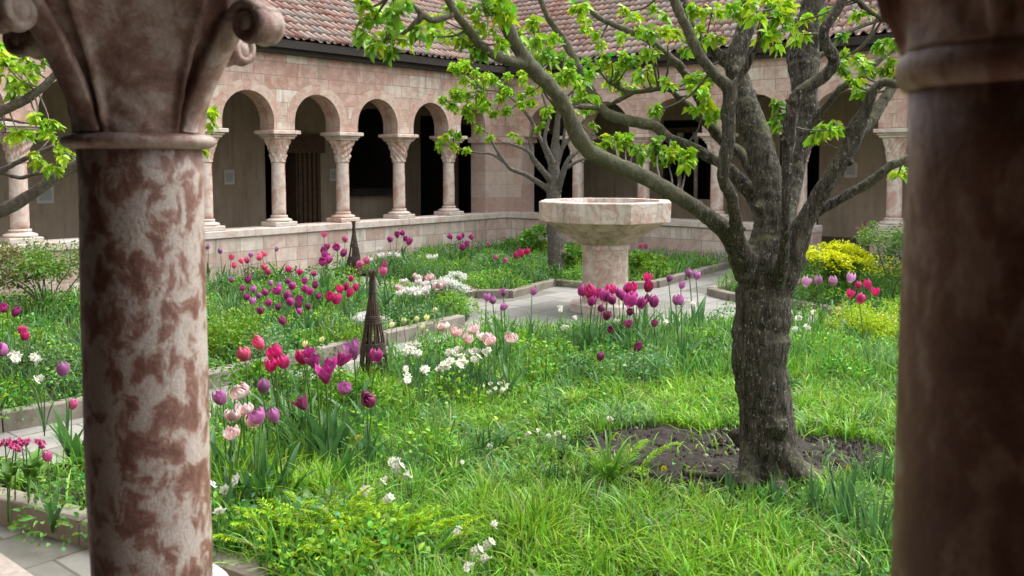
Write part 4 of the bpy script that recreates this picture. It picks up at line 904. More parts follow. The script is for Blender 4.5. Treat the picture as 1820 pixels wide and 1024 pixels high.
c2 = cl([(812, 130, 16), (830, 125, 20), (845, 150, 24), (822, 165, 22), (860, 170, 22), (800, 185, 14), (840, 195, 18), (880, 150, 20), (868, 192, 14), (895, 175, 14), (905, 150, 16), (790, 180, 10), (855, 130, 16), (880, 200, 10),
 (790, 245, 10), (812, 232, 11), (808, 262, 10), (826, 270, 8), (784, 255, 7), (850, 225, 10), (900, 200, 14), (920, 165, 14), (935, 190, 14), (950, 160, 16), (970, 195, 14), (985, 165, 14), (1000, 185, 14), (930, 135, 14), (915, 240, 8), (960, 225, 9), (1015, 200, 12), (1040, 195, 12), (1030, 165, 14), (1055, 220, 8), (872, 240, 8), (965, 130, 14), (1005, 145, 14)], D2 - .3)
build_tree('apple_tree', 'smaller pale barked tree with thin crossing branches behind the fountain', B2, l2, c2, BARK2, .015, .085, [(.31, .52, .02), (.25, .46, .02), (.36, .56, .02)], 2.3, .008, 'garden trees', .008, 5)

D3 = 7.6; B3 = P(-190, 600, D3); B3.z = 0
l3 = [[(-195, 760, 48, D3), (-190, 660, 40, D3), (-188, 560, 38, D3), (-180, 450, 36, D3), (-170, 380, 30, D3), (-160, 300, 22, D3), (-150, 200, 18, D3), (-120, 60, 12, D3)],
 [(-178, 440, 22, D3), (-120, 410, 17, D3 - .1), (-60, 395, 14, D3 - .2), (0, 376, 12, D3 - .3), (31, 361, 11, D3 - .3), (70, 336, 10, D3 - .3), (98, 315, 9, D3 - .3), (135, 291, 8, D3 - .3), (200, 262, 7, D3 - .3), (270, 245, 6, D3 - .3), (330, 225, 4, D3 - .3), (372, 205, 3, D3 - .3)],
 [(85, 326, 7, D3 - .3), (108, 315, 6, D3 - .25), (134, 302, 5, D3 - .2), (210, 280, 4, D3 - .2), (300, 272, 3, D3 - .2), (352, 268, 2, D3 - .2)],
 [(-170, 360, 16, D3), (-90, 330, 9, D3 + .1), (-30, 312, 6, D3 + .2), (0, 304, 5, D3 + .2), (47, 281, 5, D3 + .2), (98, 259, 4, D3 + .2)],
 [(0, 306, 4, D3 + .2), (35, 316, 4, D3 + .2), (58, 310, 4, D3 + .2), (93, 304, 3, D3 + .2)],
 [(57, 310, 3, D3 + .2), (64, 296, 3, D3 + .2), (66, 288, 2, D3 + .2)],
 [(-160, 290, 18, D3), (-90, 245, 13, D3 - .2), (-30, 215, 10, D3 - .3), (0, 199, 9, D3 - .3), (39, 180, 9, D3 - .3), (74, 157, 7, D3 - .3), (110, 120, 6, D3 - .3)],
 [(-60, 230, 5, D3 - .1), (0, 212, 4, D3), (38, 218, 3, D3), (72, 222, 3, D3), (95, 240, 2, D3)],
 [(-155, 240, 12, D3), (-80, 160, 9, D3), (-20, 120, 7, D3), (20, 100, 5, D3), (60, 60, 4, D3)]]
c3 = cl([(8, 98, 16), (12, 118, 20), (30, 130, 18), (30, 160, 10), (42, 105, 12), (62, 112, 9), (12, 140, 14), (35, 155, 10), (55, 95, 9), (24, 110, 16),
 (72, 212, 14), (88, 222, 14), (95, 238, 11), (66, 205, 9), (30, 232, 12), (10, 235, 12), (38, 240, 11), (25, 170, 8), (62, 275, 7), (70, 282, 8), (112, 270, 10), (122, 278, 9), (95, 298, 8), (110, 262, 7), (376, 200, 9), (380, 210, 9), (352, 266, 5)], D3 - .3)
build_tree('apple_tree', 'lichened grey branches of a third tree reaching in behind the mottled column', B3, l3, c3, BARK2, .014, .07, [(.31, .52, .02), (.25, .46, .02), (.36, .56, .02)], 1.5, .006, 'garden trees', .008, 9)

# ------------------------------------------------------------------ flowers
def petal_grid(fn, ns=5, nt=6):
    vs = []; fs = []
    for j in range(nt):
        for i in range(ns): vs.append(fn(-1 + 2 * i / (ns - 1), j / (nt - 1)))
    for j in range(nt - 1):
        for i in range(ns - 1): fs.append((j * ns + i, j * ns + i + 1, (j + 1) * ns + i + 1, (j + 1) * ns + i))
    return vs, fs
def vcol(c, g, v=.15): k = exp(g.gauss(0, v)); return tuple(min(.95, x * k) for x in c) + (1,)
def cup_bloom(col, seed, H=.075, RR=.030, flare=0.0, whorls=((3, 1.0, 0), (3, .9, .5)), point=1.0, col2=None):
    g = random.Random(seed); mb = MB()
    for wi, (n_, sc, offs) in enumerate(whorls):
        for k in range(n_):
            a0 = 2 * pi * (k + offs) / n_ + g.uniform(-.12, .12); fl = flare + g.uniform(-.06, .1); hh = H * g.uniform(.92, 1.06) * (sc if sc > .75 else .5 + sc * .45)
            def fn(s_, t_):
                r = RR * sc * (.25 + .98 * sin(pi * (.06 + .62 * t_)) ** .9 - .10 * t_) + fl * RR * 2.2 * t_ ** 2.4
                hw = (1.15 * 2.4 / max(2.4, n_ * .8)) * sin(pi * (.10 + .9 * (t_ ** (.62 if point > .5 else .5)))) ** .7 * (1 - .15 * t_); hw = max(hw, .02)
                a = a0 + s_ * hw; rr = r * (1 - .10 * s_ * s_ * (1 - t_)) ; return (rr * cos(a), rr * sin(a), hh * t_ - .12 * hh * s_ * s_ * t_)
            vs, fs = petal_grid(fn); c = vcol(col if (col2 is None or g.random() < .6) else col2, g, .22); b0 = len(mb.v); mb.add(vs, fs, None, 0, c)
            for q_ in range(len(vs)):
                e_ = abs(-1 + 2 * (q_ % 5) / 4) ** 2 * .5 + .25 * (q_ // 5 == 5); mb.c[b0 + q_] = tuple(c[z_] + (min(.95, c[z_] * 1.25 + .14) - c[z_]) * e_ for z_ in range(3)) + (1,)
    return mb.mesh(True)
def star_bloom(col, seed, n_=6, RR=.024, corona=(.75, .72, .5), heads=3):
    g = random.Random(seed); mb = MB()
    for h in range(heads):
        az = g.uniform(0, 6.28); tilt = g.uniform(.5, 1.2); M_ = Matrix.Rotation(az, 3, 'Z') @ Matrix.Rotation(tilt, 3, 'Y'); o_ = Vector((g.uniform(-.02, .02), g.uniform(-.02, .02), g.uniform(-.012, .02))) * (1 if heads > 1 else 0)
        for k in range(n_):
            a0 = 2 * pi * k / n_
            def fn(s_, t_):
                w = RR * .42 * sin(pi * (.15 + .85 * t_)) ** .7; return M_ @ Vector((RR * t_ * cos(a0) - s_ * w * sin(a0), RR * t_ * sin(a0) + s_ * w * cos(a0), .004 * t_ + .006 * (1 - s_ * s_) * t_)) + o_
            vs, fs = petal_grid(fn, 3, 4); mb.add(vs, fs, None, 0, vcol(col, g, .06))
        ring = []
        for z, r in ((0, .25), (.45, .32), (.5, .42)): ring += [M_ @ Vector((RR * r * cos(2 * pi * k / 8), RR * r * sin(2 * pi * k / 8), RR * z)) + o_ for k in range(8)]
        mb.add(ring, [(j * 8 + k, j * 8 + (k + 1) % 8, j * 8 + 8 + (k + 1) % 8, j * 8 + 8 + k) for j in range(2) for k in range(8)], None, 0, corona + (1,))
    return mb.mesh(True)
def spike_bloom(col, seed, H=.10, RR=.02):
    g = random.Random(seed); mb = MB()
    for k in range(34):
        t_ = k / 34; a = k * 2.4; r = RR * (1.1 - .75 * t_); c = Vector((r * cos(a), r * sin(a), H * t_)); d = Vector((cos(a), sin(a), -.2)); s_ = Vector((-sin(a), cos(a), 0)); q = .011 * (1.1 - .4 * t_)
        mb.add([c, c + d * q + s_ * q * .6, c + d * q * 1.5 - Vector((0, 0, q * .5)), c + d * q - s_ * q * .6, c + d * q + Vector((0, 0, q * .7))], [(0, 1, 4), (0, 4, 3), (1, 2, 4), (4, 2, 3)], None, 0, vcol(col, g, .1))
    return mb.mesh(True)
def strap(mb, g, base, az, L, w, arch, col, fold=.35):
    d = Vector((cos(az), sin(az), 0)); s_ = Vector((-sin(az), cos(az), 0)); n_ = 7; vs = []; tw = g.uniform(-.5, .5)
    for i in range(n_):
        t_ = i / (n_ - 1); el = radians_(arch, t_); 
        if i == 0: p = Vector(base)
        else: p = p + (d * sin(el) + ZV * cos(el)) * (L / (n_ - 1))
        ww = w * .5 * (.45 + .55 * sin(pi * min(1, .1 + .62 * t_) ) if t_ < .55 else max(.03, (1 - t_) / .45) ** .7) ; nrm_ = (d * cos(el) - ZV * sin(el)); sd = (s_ * cos(tw * t_) + nrm_ * sin(tw * t_))
        vs += [p - sd * ww - nrm_ * ww * fold, p, p + sd * ww - nrm_ * ww * fold]
    fs = [(i * 3 + k, i * 3 + k + 1, i * 3 + k + 4, i * 3 + k + 3) for i in range(n_ - 1) for k in range(2)]
    mb.add(vs, fs, None, 0, col)
def radians_(arch, t_): return arch[0] + (arch[1] - arch[0]) * t_ ** 1.4
COLORS = {'purple': (.38, .022, .20), 'magenta': (.58, .012, .16), 'pink': (.80, .10, .22), 'mauve': (.42, .12, .34), 'lilac': (.56, .26, .46), 'dark': (.22, .015, .10),
          'palepink': (.85, .52, .52), 'white': (.86, .86, .78), 'yellow': (.75, .62, .02), 'cream': (.78, .77, .36), 'rose': (.6, .10, .27)}
_cache = {}
def flower_proto(kind, colour, var):
    key = (kind, colour, var)
    if key in _cache: return _cache[key]
    g = random.Random(sum(map(ord, kind)) * 7 + var * 17 + len(colour)); root = bpy.data.objects.new('tulip' if kind in ('tulip', 'flared', 'double') else {'star': 'daffodil', 'single': 'daffodil', 'spike': 'hyacinth', 'cluster': 'primula'}[kind], None)
    COL.objects.link(root); H = .5; top = Vector((g.uniform(-.04, .04), g.uniform(-.04, .04), H))
    gc = lambda b_: vcol(b_, g, .2)
    mb = MB(); pts = catmull([(0, 0, 0), (top.x * .2 + g.uniform(-.01, .01), top.y * .2, H * .5), top], 4); mb.tube(pts, [.0055 - .0013 * i / 8 for i in range(9)], 6, 0, gc((.12, .24, .05)))
    obj('stem', mb.mesh(True), LEAF, root, True)
    mb = MB(); nl = {'tulip': 4, 'flared': 4, 'double': 4, 'star': 7, 'single': 6, 'spike': 6, 'cluster': 6}[kind]
    for k in range(nl):
        az = 2 * pi * k / nl + g.uniform(-.5, .5)
        if kind in ('tulip', 'flared', 'double'): strap(mb, g, (0, 0, .01), az, g.uniform(.26, .40), g.uniform(.03, .05), (g.uniform(.1, .3), g.uniform(.5, 1.1)), gc((.075, .19, .055)))
        elif kind == 'cluster': strap(mb, g, (0, 0, .3), az, g.uniform(.1, .16), .05, (.3, 1.4), gc((.10, .24, .03)))
        else: strap(mb, g, (0, 0, .01), az, g.uniform(.32, .5), .014, (g.uniform(.05, .2), g.uniform(.2, .8)), gc((.07, .17, .06)))
    obj('leaves', mb.mesh(True), LEAF, root, True)
    c = COLORS[colour]; c2 = None
    if kind == 'tulip': me = cup_bloom(c, var, .074, .031, -.30 + .10 * (var % 3))
    elif kind == 'flared': me = cup_bloom(c, var, .095, .030, .12 + .22 * (var % 2))
    elif kind == 'double': me = cup_bloom(c, var, .056, .036, -.12, ((5, 1.0, 0), (5, .86, .5), (5, .68, .2), (4, .45, .7)), .3, (.88, .78, .74))
    elif kind == 'star': me = star_bloom(c, var, 6, .026, (.82, .80, .6), 3)
    elif kind == 'single': me = star_bloom(c, var, 6, .034, tuple(x * .9 for x in c), 1)
    elif kind == 'cluster': me = star_bloom(c, var, 5, .017, tuple(x * .8 for x in c), 7)
    else: me = spike_bloom(c, var)
    b = obj('bloom', me, PETAL, root, True); b.location = top; b.rotation_euler = (g.uniform(-.4, .4), g.uniform(-.4, .4), 0)
    _cache[key] = root; root['_fresh'] = 1; return root
ORD = 'first second third fourth fifth sixth seventh eighth ninth tenth eleventh twelfth thirteenth fourteenth fifteenth sixteenth seventeenth eighteenth nineteenth twentieth'.split()
n_fl = 0
def cluster(kind, colour, H, size, pts, desc, where, cat, group):
    """one flower per (x, y) of its bloom in the photograph; H height of the bloom, size of the bloom"""
    global n_fl
    pts = sorted(pts); 
    for i, (px, py) in enumerate(pts):
        var = n_fl % 4; n_fl += 1
        pr_ = flower_proto(kind, colour, var); fresh = pr_.get('_fresh', 0)
        o = pr_ if fresh else copy_tree(pr_)
        if '_fresh' in o: del o['_fresh']
        h = H * rnd.uniform(.96, 1.04); q = G(px, py, h + .03)
        o.location = (q.x, q.y, .03 - .01); sc = h / .5; o.scale = (sc, sc, sc); o.rotation_euler = (0, 0, rnd.uniform(-.5, .5))
        # stand the root so that the bloom, not the foot, is at the measured point
        b = [c for c in o.children if c.name.startswith('bloom')][0]; bl = Matrix.Rotation(o.rotation_euler.z, 3, 'Z') @ (b.location * sc); o.location.x -= bl.x; o.location.y -= bl.y
        k = size / sc * rnd.uniform(.85, 1.12); b.scale = (k * rnd.uniform(.9, 1.15), k * rnd.uniform(.9, 1.15), k * rnd.uniform(.9, 1.15)); b.rotation_euler = (b.rotation_euler.x + rnd.uniform(-.2, .2), b.rotation_euler.y + rnd.uniform(-.2, .2), rnd.uniform(0, 6))
        lab = desc + ' ' + where if len(pts) == 1 else f'{desc} {where.replace("#", ORD[i] if i < len(ORD) - 0 else "last")}'
        tag(o, lab.replace(' #', ''), cat, group)
c6 = lambda l: [(340 + x / 2.4375, 380 + y / 2.4375) for x, y in l]
c8 = lambda l: [(800 + x / 2.768, 330 + y / 2.768) for x, y in l]
cR = lambda l: [(1340 + x / 3.2, 380 + y / 3.2) for x, y in l]
c5 = lambda l: [(x / 1.6417, 400 + y / 1.6417) for x, y in l]
c7 = lambda l: [(340 + x / 2.667, 640 + y / 2.667) for x, y in l]
# beside the mottled column
cluster('tulip', 'mauve', .56, 1.25, [(397, 715), (467, 696), (363, 722), (463, 748), (490, 748)], 'mauve tulip', 'beside the mottled column, # out from it', 'tulip', 'mauve tulips beside the mottled column')
cluster('double', 'palepink', .52, 1.25, [(411, 747), (434, 735), (412, 776), (451, 757), (354, 748)], 'pale pink double tulip', 'low by the mottled column, # out from it', 'tulip', 'pale double tulips beside the mottled column')
cluster('double', 'palepink', .58, 1.75, [(433, 702)], 'largest pale pink double tulip', 'by the mottled column', 'tulip', 'pale double tulips beside the mottled column')
cluster('tulip', 'pink', .60, 1.35, [(465, 617), (437, 638)], 'rose pink rounded tulip', 'before the narrow path, # from the mottled column', 'tulip', 'pink tulips before the narrow path')
cluster('tulip', 'magenta', .58, 1.4, [(490, 640), (507, 652), (481, 658), (494, 630), (540, 645)], 'bright magenta tulip', 'in the knot before the path, # from the mottled column', 'tulip', 'pink tulips before the narrow path')
cluster('flared', 'purple', .66, 1.12, [(548, 638), (562, 652), (575, 662), (590, 655), (602, 648), (580, 678)], 'large flared purple tulip', 'in the big bunch facing the wicker cone, # toward the cone', 'tulip', 'flared purple tulips by the wicker cone')
cluster('flared', 'mauve', .62, 1.4, [(630, 636)], 'wide open mauve purple tulip', 'between the purple bunch and the wicker cone', 'tulip', 'flared purple tulips by the wicker cone')
cluster('tulip', 'purple', .6, 1.4, [(667, 641)], 'closed purple tulip', 'in front of the wicker cone', 'tulip', 'flared purple tulips by the wicker cone')
cluster('tulip', 'mauve', .5, 1.5, [(611, 698)], 'tall mauve tulip', 'standing below the big purple bunch', 'tulip', 'tulips over the front grass')
cluster('tulip', 'dark', .48, 1.3, [(652, 711), (661, 717)], 'dark wine tulip', 'below the wicker cone, # of the pair', 'tulip', 'tulips over the front grass')
cluster('flared', 'dark', .45, 1.0, [(543, 725)], 'ragged dark wine tulip', 'low below the big purple bunch', 'tulip', 'tulips over the front grass')
cluster('single', 'yellow', .34, .8, [(637, 775)], 'small yellow daffodil', 'in the grass below the dark wine tulips', 'daffodil', 'yellow flowers in the grass')
cluster('single', 'yellow', .22, .55, [(1047, 796), (1180, 830), (1508, 828)], 'tiny yellow flower', 'at the bare soil, # across it', 'flower', 'yellow flowers at the bare soil')
# the bed along the arcade
cluster('tulip', 'purple', .5, 1.45, c6([(440, 325), (500, 335), (512, 350), (535, 318), (380, 345), (410, 370)]), 'deep purple tulip', 'in the middle of the arcade bed, # toward the second wicker cone', 'tulip', 'purple tulips in the arcade bed')
cluster('tulip', 'dark', .44, 1.2, c6([(300, 432), (372, 415), (405, 475), (465, 385), (460, 410), (510, 410), (248, 280), (250, 298)]), 'wine coloured tulip', 'low in the arcade bed, # from the mottled column', 'tulip', 'purple tulips in the arcade bed')
cluster('tulip', 'mauve', .48, 1.1, c6([(275, 335), (348, 310), (295, 362), (262, 390), (388, 318), (175, 292)]), 'mauve tulip', 'scattered in the arcade bed, # from the mottled column', 'tulip', 'purple tulips in the arcade bed')
cluster('tulip', 'purple', .46, 1.15, c6([(215, 330), (325, 350), (430, 395), (545, 365), (340, 395), (475, 430), (235, 370), (425, 300), (490, 300), (360, 340)]), 'small purple tulip', 'dotted through the arcade bed, # from the mottled column', 'tulip', 'purple tulips in the arcade bed')
cluster('tulip', 'magenta', .48, 1.5, c6([(600, 370), (630, 388), (640, 338), (668, 325), (680, 355)]), 'bright pink tulip', 'over dark leaves in the arcade bed, # toward the wicker cone', 'tulip', 'pink tulips in the arcade bed')
cluster('tulip', 'purple', .58, 1.7, c6([(577, 172), (575, 195), (568, 218), (588, 212), (590, 152), (634, 155), (653, 182)]), 'purple tulip', 'near the far wicker cone, # toward that cone', 'tulip', 'purple tulips by the far wicker cone')
cluster('tulip', 'pink', .5, 1.35, c6([(222, 212), (242, 212), (172, 195), (290, 200), (308, 182), (300, 195), (312, 240), (185, 232)]), 'rose pink tulip', 'by the low wall behind the mottled column, # from the column', 'tulip', 'pink tulips by the low wall')
cluster('tulip', 'mauve', .55, 1.2, c6([(45, 135), (62, 130), (75, 148), (128, 170), (255, 185), (365, 160)]), 'small mauve tulip', 'close under the low arcade wall, # from the mottled column', 'tulip', 'mauve tulips under the low wall')
cluster('tulip', 'rose', .62, 1.5, c6([(573, 100), (665, 120), (730, 232), (762, 215), (835, 230), (833, 262)]), 'dusky rose tulip', 'around the far wicker cone, # past the near purple ones', 'tulip', 'rose tulips by the far wicker cone')
cluster('tulip', 'purple', .5, 1.7, c6([(893, 98), (920, 92), (926, 115), (938, 132), (862, 122)]), 'purple tulip', 'against the wall between the cones and pier, # toward the pier', 'tulip', 'purple tulips at the far wall')
cluster('tulip', 'purple', .5, 1.6, c6([(1128, 106), (1175, 103), (1218, 108), (1192, 138), (1178, 155), (1165, 112)]), 'purple tulip', 'in front of the corner pier wall, # toward the fountain', 'tulip', 'purple tulips at the far wall')
cluster('double', 'white', .5, 1.3, c6([(812, 158), (825, 185), (858, 180), (890, 183), (1028, 192), (1058, 192), (770, 205)]), 'white double tulip', 'beside the far wicker cone, # past the cone', 'tulip', 'white tulips by the far wicker cone')
cluster('double', 'palepink', .45, 1.5, c6([(975, 283), (1038, 285), (895, 325), (1065, 325), (1100, 310), (1010, 310)]), 'blush white tulip', 'by the white flowering cushion, # toward the fountain', 'tulip', 'blush tulips by the white cushion plant')
cluster('tulip', 'cream', .34, .8, c6([(868, 487), (920, 472), (978, 462), (1018, 458), (1058, 424), (1000, 495), (490, 572), (565, 550)]), 'pale yellow little tulip', 'along the kerb by the boulder, # toward the fountain', 'tulip', 'pale yellow tulips along the kerb')
# between the path and the lawn
cluster('double', 'palepink', .5, 1.5, c6([(1090, 503), (1190, 552), (1222, 515), (1305, 562), (1265, 545), (1138, 525)]), 'blush pink double tulip', 'at the path edge above white daffodils, # toward the fountain', 'tulip', 'blush tulips at the path edge')
cluster('double', 'palepink', .5, 1.4, [(908, 606)], 'single flat blush tulip', 'at the path edge, closest to the fountain', 'tulip', 'blush tulips at the path edge')
cluster('star', 'white', .42, 1.25, c6([(938, 568), (962, 590), (985, 602), (930, 590), (975, 570)]), 'white daffodil', 'in the bunch beside the wicker cone, # from the cone', 'daffodil', 'white daffodils by the wicker cone')
cluster('star', 'white', .36, 1.25, c6([(998, 682), (1012, 668), (925, 668), (940, 712), (1070, 668)]), 'low white daffodil', 'under the white bunch by the wicker cone, # from it', 'daffodil', 'white daffodils by the wicker cone')
cluster('star', 'white', .38, 1.5, c6([(1095, 655), (1130, 642), (1165, 640), (1185, 655), (1180, 625), (1125, 612)]), 'white clustered daffodil', 'over the strap leaves at the lawn edge, # toward the fountain', 'daffodil', 'white daffodils at the lawn edge')
cluster('star', 'white', .26, 1.0, [(697, 820), (706, 828), (726, 842), (655, 870), (683, 853), (688, 884)], 'small white daffodil', 'low in the front lawn, # out from the column', 'daffodil', 'white flowers in the front lawn')
cluster('star', 'white', .22, .8, [(845, 975), (868, 965), (865, 988), (830, 1006), (815, 940), (875, 932)], 'tiny white flower', 'beside the feathery golden plant, # along', 'flower', 'tiny white flowers by the golden plant')
cluster('single', 'white', .3, 1.0, [(400, 868), (419, 850), (390, 906), (377, 858)], 'round white flower', 'close to the mottled column foot, # out from it', 'flower', 'white flowers at the column foot')
cluster('star', 'white', .16, .7, c6([(1262, 742), (1280, 715), (1300, 735), (1318, 752), (1335, 730), (1290, 768), (1345, 760), (1365, 745)]), 'tiny white starry flower', 'in the drift across the lawn, # toward the tree', 'flower', 'tiny white flowers in the lawn')
cluster('star', 'white', .14, .6, [(938, 770), (958, 765), (975, 772), (990, 768), (1002, 775), (1085, 745), (820, 820), (870, 790)], 'white speck of a flower', 'in the middle lawn, # toward the tree', 'flower', 'tiny white flowers in the lawn')
cluster('double', 'white', .42, 1.3, c6([(905, 350), (930, 335), (948, 345), (968, 340), (985, 352), (1005, 345), (920, 300), (985, 300), (1020, 330)]), 'white double tulip', 'in the drift by the bed corner, # toward the fountain', 'tulip', 'white tulips at the bed corner')
cluster('tulip', 'magenta', .46, 1.3, c6([(420, 250), (470, 262), (530, 268), (690, 290), (715, 330), (330, 262)]), 'magenta pink tulip', 'deep in the arcade bed, # from the mottled column', 'tulip', 'pink tulips in the arcade bed')
cluster('star', 'white', .4, 1.2, c6([(1205, 600), (1235, 590), (1265, 600), (1290, 590), (1235, 625), (1150, 590)]), 'creamy white daffodil', 'behind the lawn edge below blush tulips, # toward the fountain', 'daffodil', 'white daffodils at the lawn edge')
cluster('tulip', 'purple', .55, 1.5, c8([(690, 585), (720, 545), (850, 560), (900, 560), (775, 535), (935, 600)]), 'crowded purple tulip', 'inside the bunch before the fountain, # toward the tree', 'tulip', 'tulips before the fountain')
cluster('star', 'white', .38, 1.1, cR([(215, 560), (250, 590), (330, 560), (300, 640), (240, 650)]), 'pale narcissus', 'beyond the gnarled trunk, # away from it', 'daffodil', 'narcissus beyond the trunk')
# before the fountain
cluster('tulip', 'magenta', .6, 1.8, c8([(703, 553), (795, 530), (890, 525), (968, 470), (970, 515)]), 'hot pink tulip', 'before the fountain pedestal, # toward the gnarled tree', 'tulip', 'tulips before the fountain')
cluster('tulip', 'purple', .58, 1.8, c8([(640, 537), (752, 565), (770, 560), (805, 578), (830, 545), (862, 525), (875, 590), (1003, 593)]), 'purple tulip', 'before the fountain pedestal, # toward the gnarled tree', 'tulip', 'tulips before the fountain')
cluster('tulip', 'dark', .5, 1.2, c8([(730, 610), (882, 630), (965, 568), (920, 578), (765, 655), (880, 690), (1003, 690)]), 'small wine tulip', 'under the bunch before the fountain, # toward the tree', 'tulip', 'tulips before the fountain')
cluster('tulip', 'dark', .3, 1.2, c8([(790, 720), (733, 855), (915, 810)]), 'low dull purple tulip', 'in the grass below the fountain bunch, # toward the tree', 'tulip', 'tulips before the fountain')
cluster('tulip', 'mauve', .62, 1.05, c8([(178, 563), (210, 575), (263, 537), (250, 605), (402, 533)]), 'slender mauve tulip', 'standing over the paving by the fountain, # toward the pedestal', 'tulip', 'slender mauve tulips over the paving')
cluster('tulip', 'mauve', .68, 1.25, c8([(1075, 468), (1135, 502), (1178, 446), (1210, 456), (1110, 578), (1138, 580)]), 'long stemmed mauve tulip', 'between the fountain and the gnarled tree, # toward the tree', 'tulip', 'slender mauve tulips over the paving')
cluster('star', 'white', .4, 1.1, c8([(565, 695), (1055, 668), (610, 650), (545, 605), (1190, 585), (820, 660)]), 'white narcissus', 'among the leaves before the fountain, # toward the tree', 'daffodil', 'white narcissus before the fountain')
# behind the fountain
cluster('tulip', 'magenta', .45, 1.6, c8([(322, 355), (340, 338), (350, 348), (380, 336)]), 'bright pink tulip', 'behind the plaza before the corner pier, # toward the fountain', 'tulip', 'pink tulips behind the plaza')
cluster('tulip', 'rose', .45, 1.3, c8([(272, 378), (218, 360), (193, 300), (940, 302), (962, 305)]), 'dusky pink tulip', 'in the bed behind the fountain, # across the bed', 'tulip', 'pink tulips behind the plaza')
cluster('tulip', 'purple', .5, 1.4, c8([(1073, 215), (1092, 213), (1113, 222), (1143, 213), (1203, 203)]), 'small purple tulip', 'by the wall beyond the fountain rim, # toward the tree', 'tulip', 'purple tulips beyond the fountain rim')
# by the lime bush
cluster('tulip', 'lilac', .55, 1.55, cR([(228, 405), (290, 407), (365, 400), (450, 405), (545, 385)]), 'pale lilac tulip', 'in the row under the lime bush, # from the gnarled trunk', 'tulip', 'lilac tulips under the lime bush')
cluster('tulip', 'magenta', .52, 1.6, cR([(595, 422), (655, 422), (545, 470), (600, 502), (690, 460)]), 'bright magenta tulip', 'beside the lime bush, # from the gnarled trunk', 'tulip', 'magenta tulips beside the lime bush')
cluster('tulip', 'rose', .8, 1.2, cR([(585, 96), (612, 80), (635, 62)]), 'rose tulip', 'tall behind the lime bush, # away from the trunk', 'tulip', 'rose tulips behind the lime bush')
# left of the mottled column
cluster('tulip', 'purple', .5, 1.3, c5([(10, 250), (38, 263)]), 'deep purple tulip', 'under the rose bush, # toward the mottled column', 'tulip', 'tulips under the rose bush')
cluster('tulip', 'magenta', .48, 1.2, c5([(65, 315), (75, 333)]), 'crimson tulip', 'below the rose bush, # toward the mottled column', 'tulip', 'tulips under the rose bush')
cluster('tulip', 'mauve', .42, 1.5, c5([(15, 375), (183, 437)]), 'plump mauve tulip', 'above the kerb by the rose bush, # toward the mottled column', 'tulip', 'tulips under the rose bush')
cluster('star', 'white', .4, 1.4, c5([(38, 378), (50, 385), (95, 385), (110, 392), (112, 448)]), 'white daffodil', 'under the rose bush, # toward the mottled column', 'daffodil', 'white daffodils under the rose bush')
cluster('cluster', 'rose', .42, 1.1, c5([(15, 632), (45, 635), (62, 636), (75, 632), (40, 650), (115, 640)]), 'frilly pink primula', 'over the broad leaves by the kerb, # toward the mottled column', 'primula', 'frilly pink flowers by the kerb')
cluster('tulip', 'rose', .4, .9, c5([(140, 684), (208, 533)]), 'small rose tulip', 'against the mottled column, # up its shaft', 'tulip', 'rose tulips against the mottled column')

# ------------------------------------------------------------------ larger plants, wicker cones, boulder
def leafy(name, label, cat, loc, bag, stems=None, group=None, parts='foliage'):
    root = thing(name, label, cat, (loc.x, loc.y, .03), rnd.uniform(-.2, .2), group); obj(parts, bag.mesh(), LEAF, root)
    if stems: obj('stem', stems.mesh(True), LEAF, root, True)
    return root
def strap_clump(label, cat, loc, n, L, w, arch, col, spread=.06, name='leaf_clump', group=None):
    root = thing(name, label, cat, (loc.x, loc.y, .02), 0, group); g = random.Random(int(loc.x * 1000) + n); mb = MB()
    for k in range(n):
        a = g.uniform(0, 2 * pi); q = g.uniform(0, spread); l = L * g.uniform(.6, 1.1)
        strap(mb, g, (q * cos(a), q * sin(a), 0), a + g.uniform(-.5, .5), l, w * g.uniform(.7, 1.2), (g.uniform(*arch[0]), g.uniform(*arch[1])), vcol(col if g.random() < .75 else tuple(x * 1.35 for x in col), g, .2))
    obj('leaves', mb.mesh(True), LEAF, root, True); return root
strap_clump('arching daylily like leaf tuft at the edge of the bare soil', 'leaf tuft', G(1085, 872), 40, .42, .016, ((.05, .35), (.5, 1.6)), (.12, .27, .03))
strap_clump('small leaf tuft sprawling on the bare soil below the daylily', 'leaf tuft', G(1145, 893), 14, .22, .013, ((.3, .8), (1.1, 1.9)), (.12, .26, .04))
for i, (px, py, n, L, lab) in enumerate(((1500, 955, 30, .34, 'tall iris leaves in the front lawn below the tree roots'), (1555, 985, 26, .36, 'tall iris leaves in the front lawn against the dark column'), (1440, 930, 24, .26, 'grey green bulb leaves at the front edge of the bare soil'),
                                   (1380, 915, 20, .2, 'short bulb leaves right before the tree roots'), (1560, 880, 22, .3, 'bulb leaves between the bare soil and the dark column'), (1290, 905, 16, .2, 'bulb leaves at the front rim of the bare soil'))):
    strap_clump(lab, 'bulb leaves', G(px, py), n, L, .018, ((.02, .2), (.2, .7)), (.085, .20, .06), .12, 'bulb_leaves', 'bulb leaf clumps in the front lawn')
strap_clump('upright broad tulip leaves on bare soil beside the mottled column', 'tulip leaves', G(135, 835), 9, .36, .07, ((.02, .3), (.2, .7)), (.07, .19, .04), .05, 'tulip_leaves')
strap_clump('low rosette of broad curling leaves at the kerb corner', 'leaf rosette', G(45, 872), 22, .26, .06, ((.3, .7), (.9, 1.9)), (.12, .29, .03), .08, 'leaf_rosette')
strap_clump('broad grey green tulip leaves at the foot of the mottled column', 'tulip leaves', G(400, 935), 14, .3, .06, ((.05, .5), (.4, 1.1)), (.085, .19, .075), .1, 'tulip_leaves')
strap_clump('pair of broad tulip leaves standing in the front lawn', 'tulip leaves', G(605, 905), 5, .34, .08, ((.05, .25), (.2, .5)), (.07, .20, .04), .03, 'tulip_leaves')
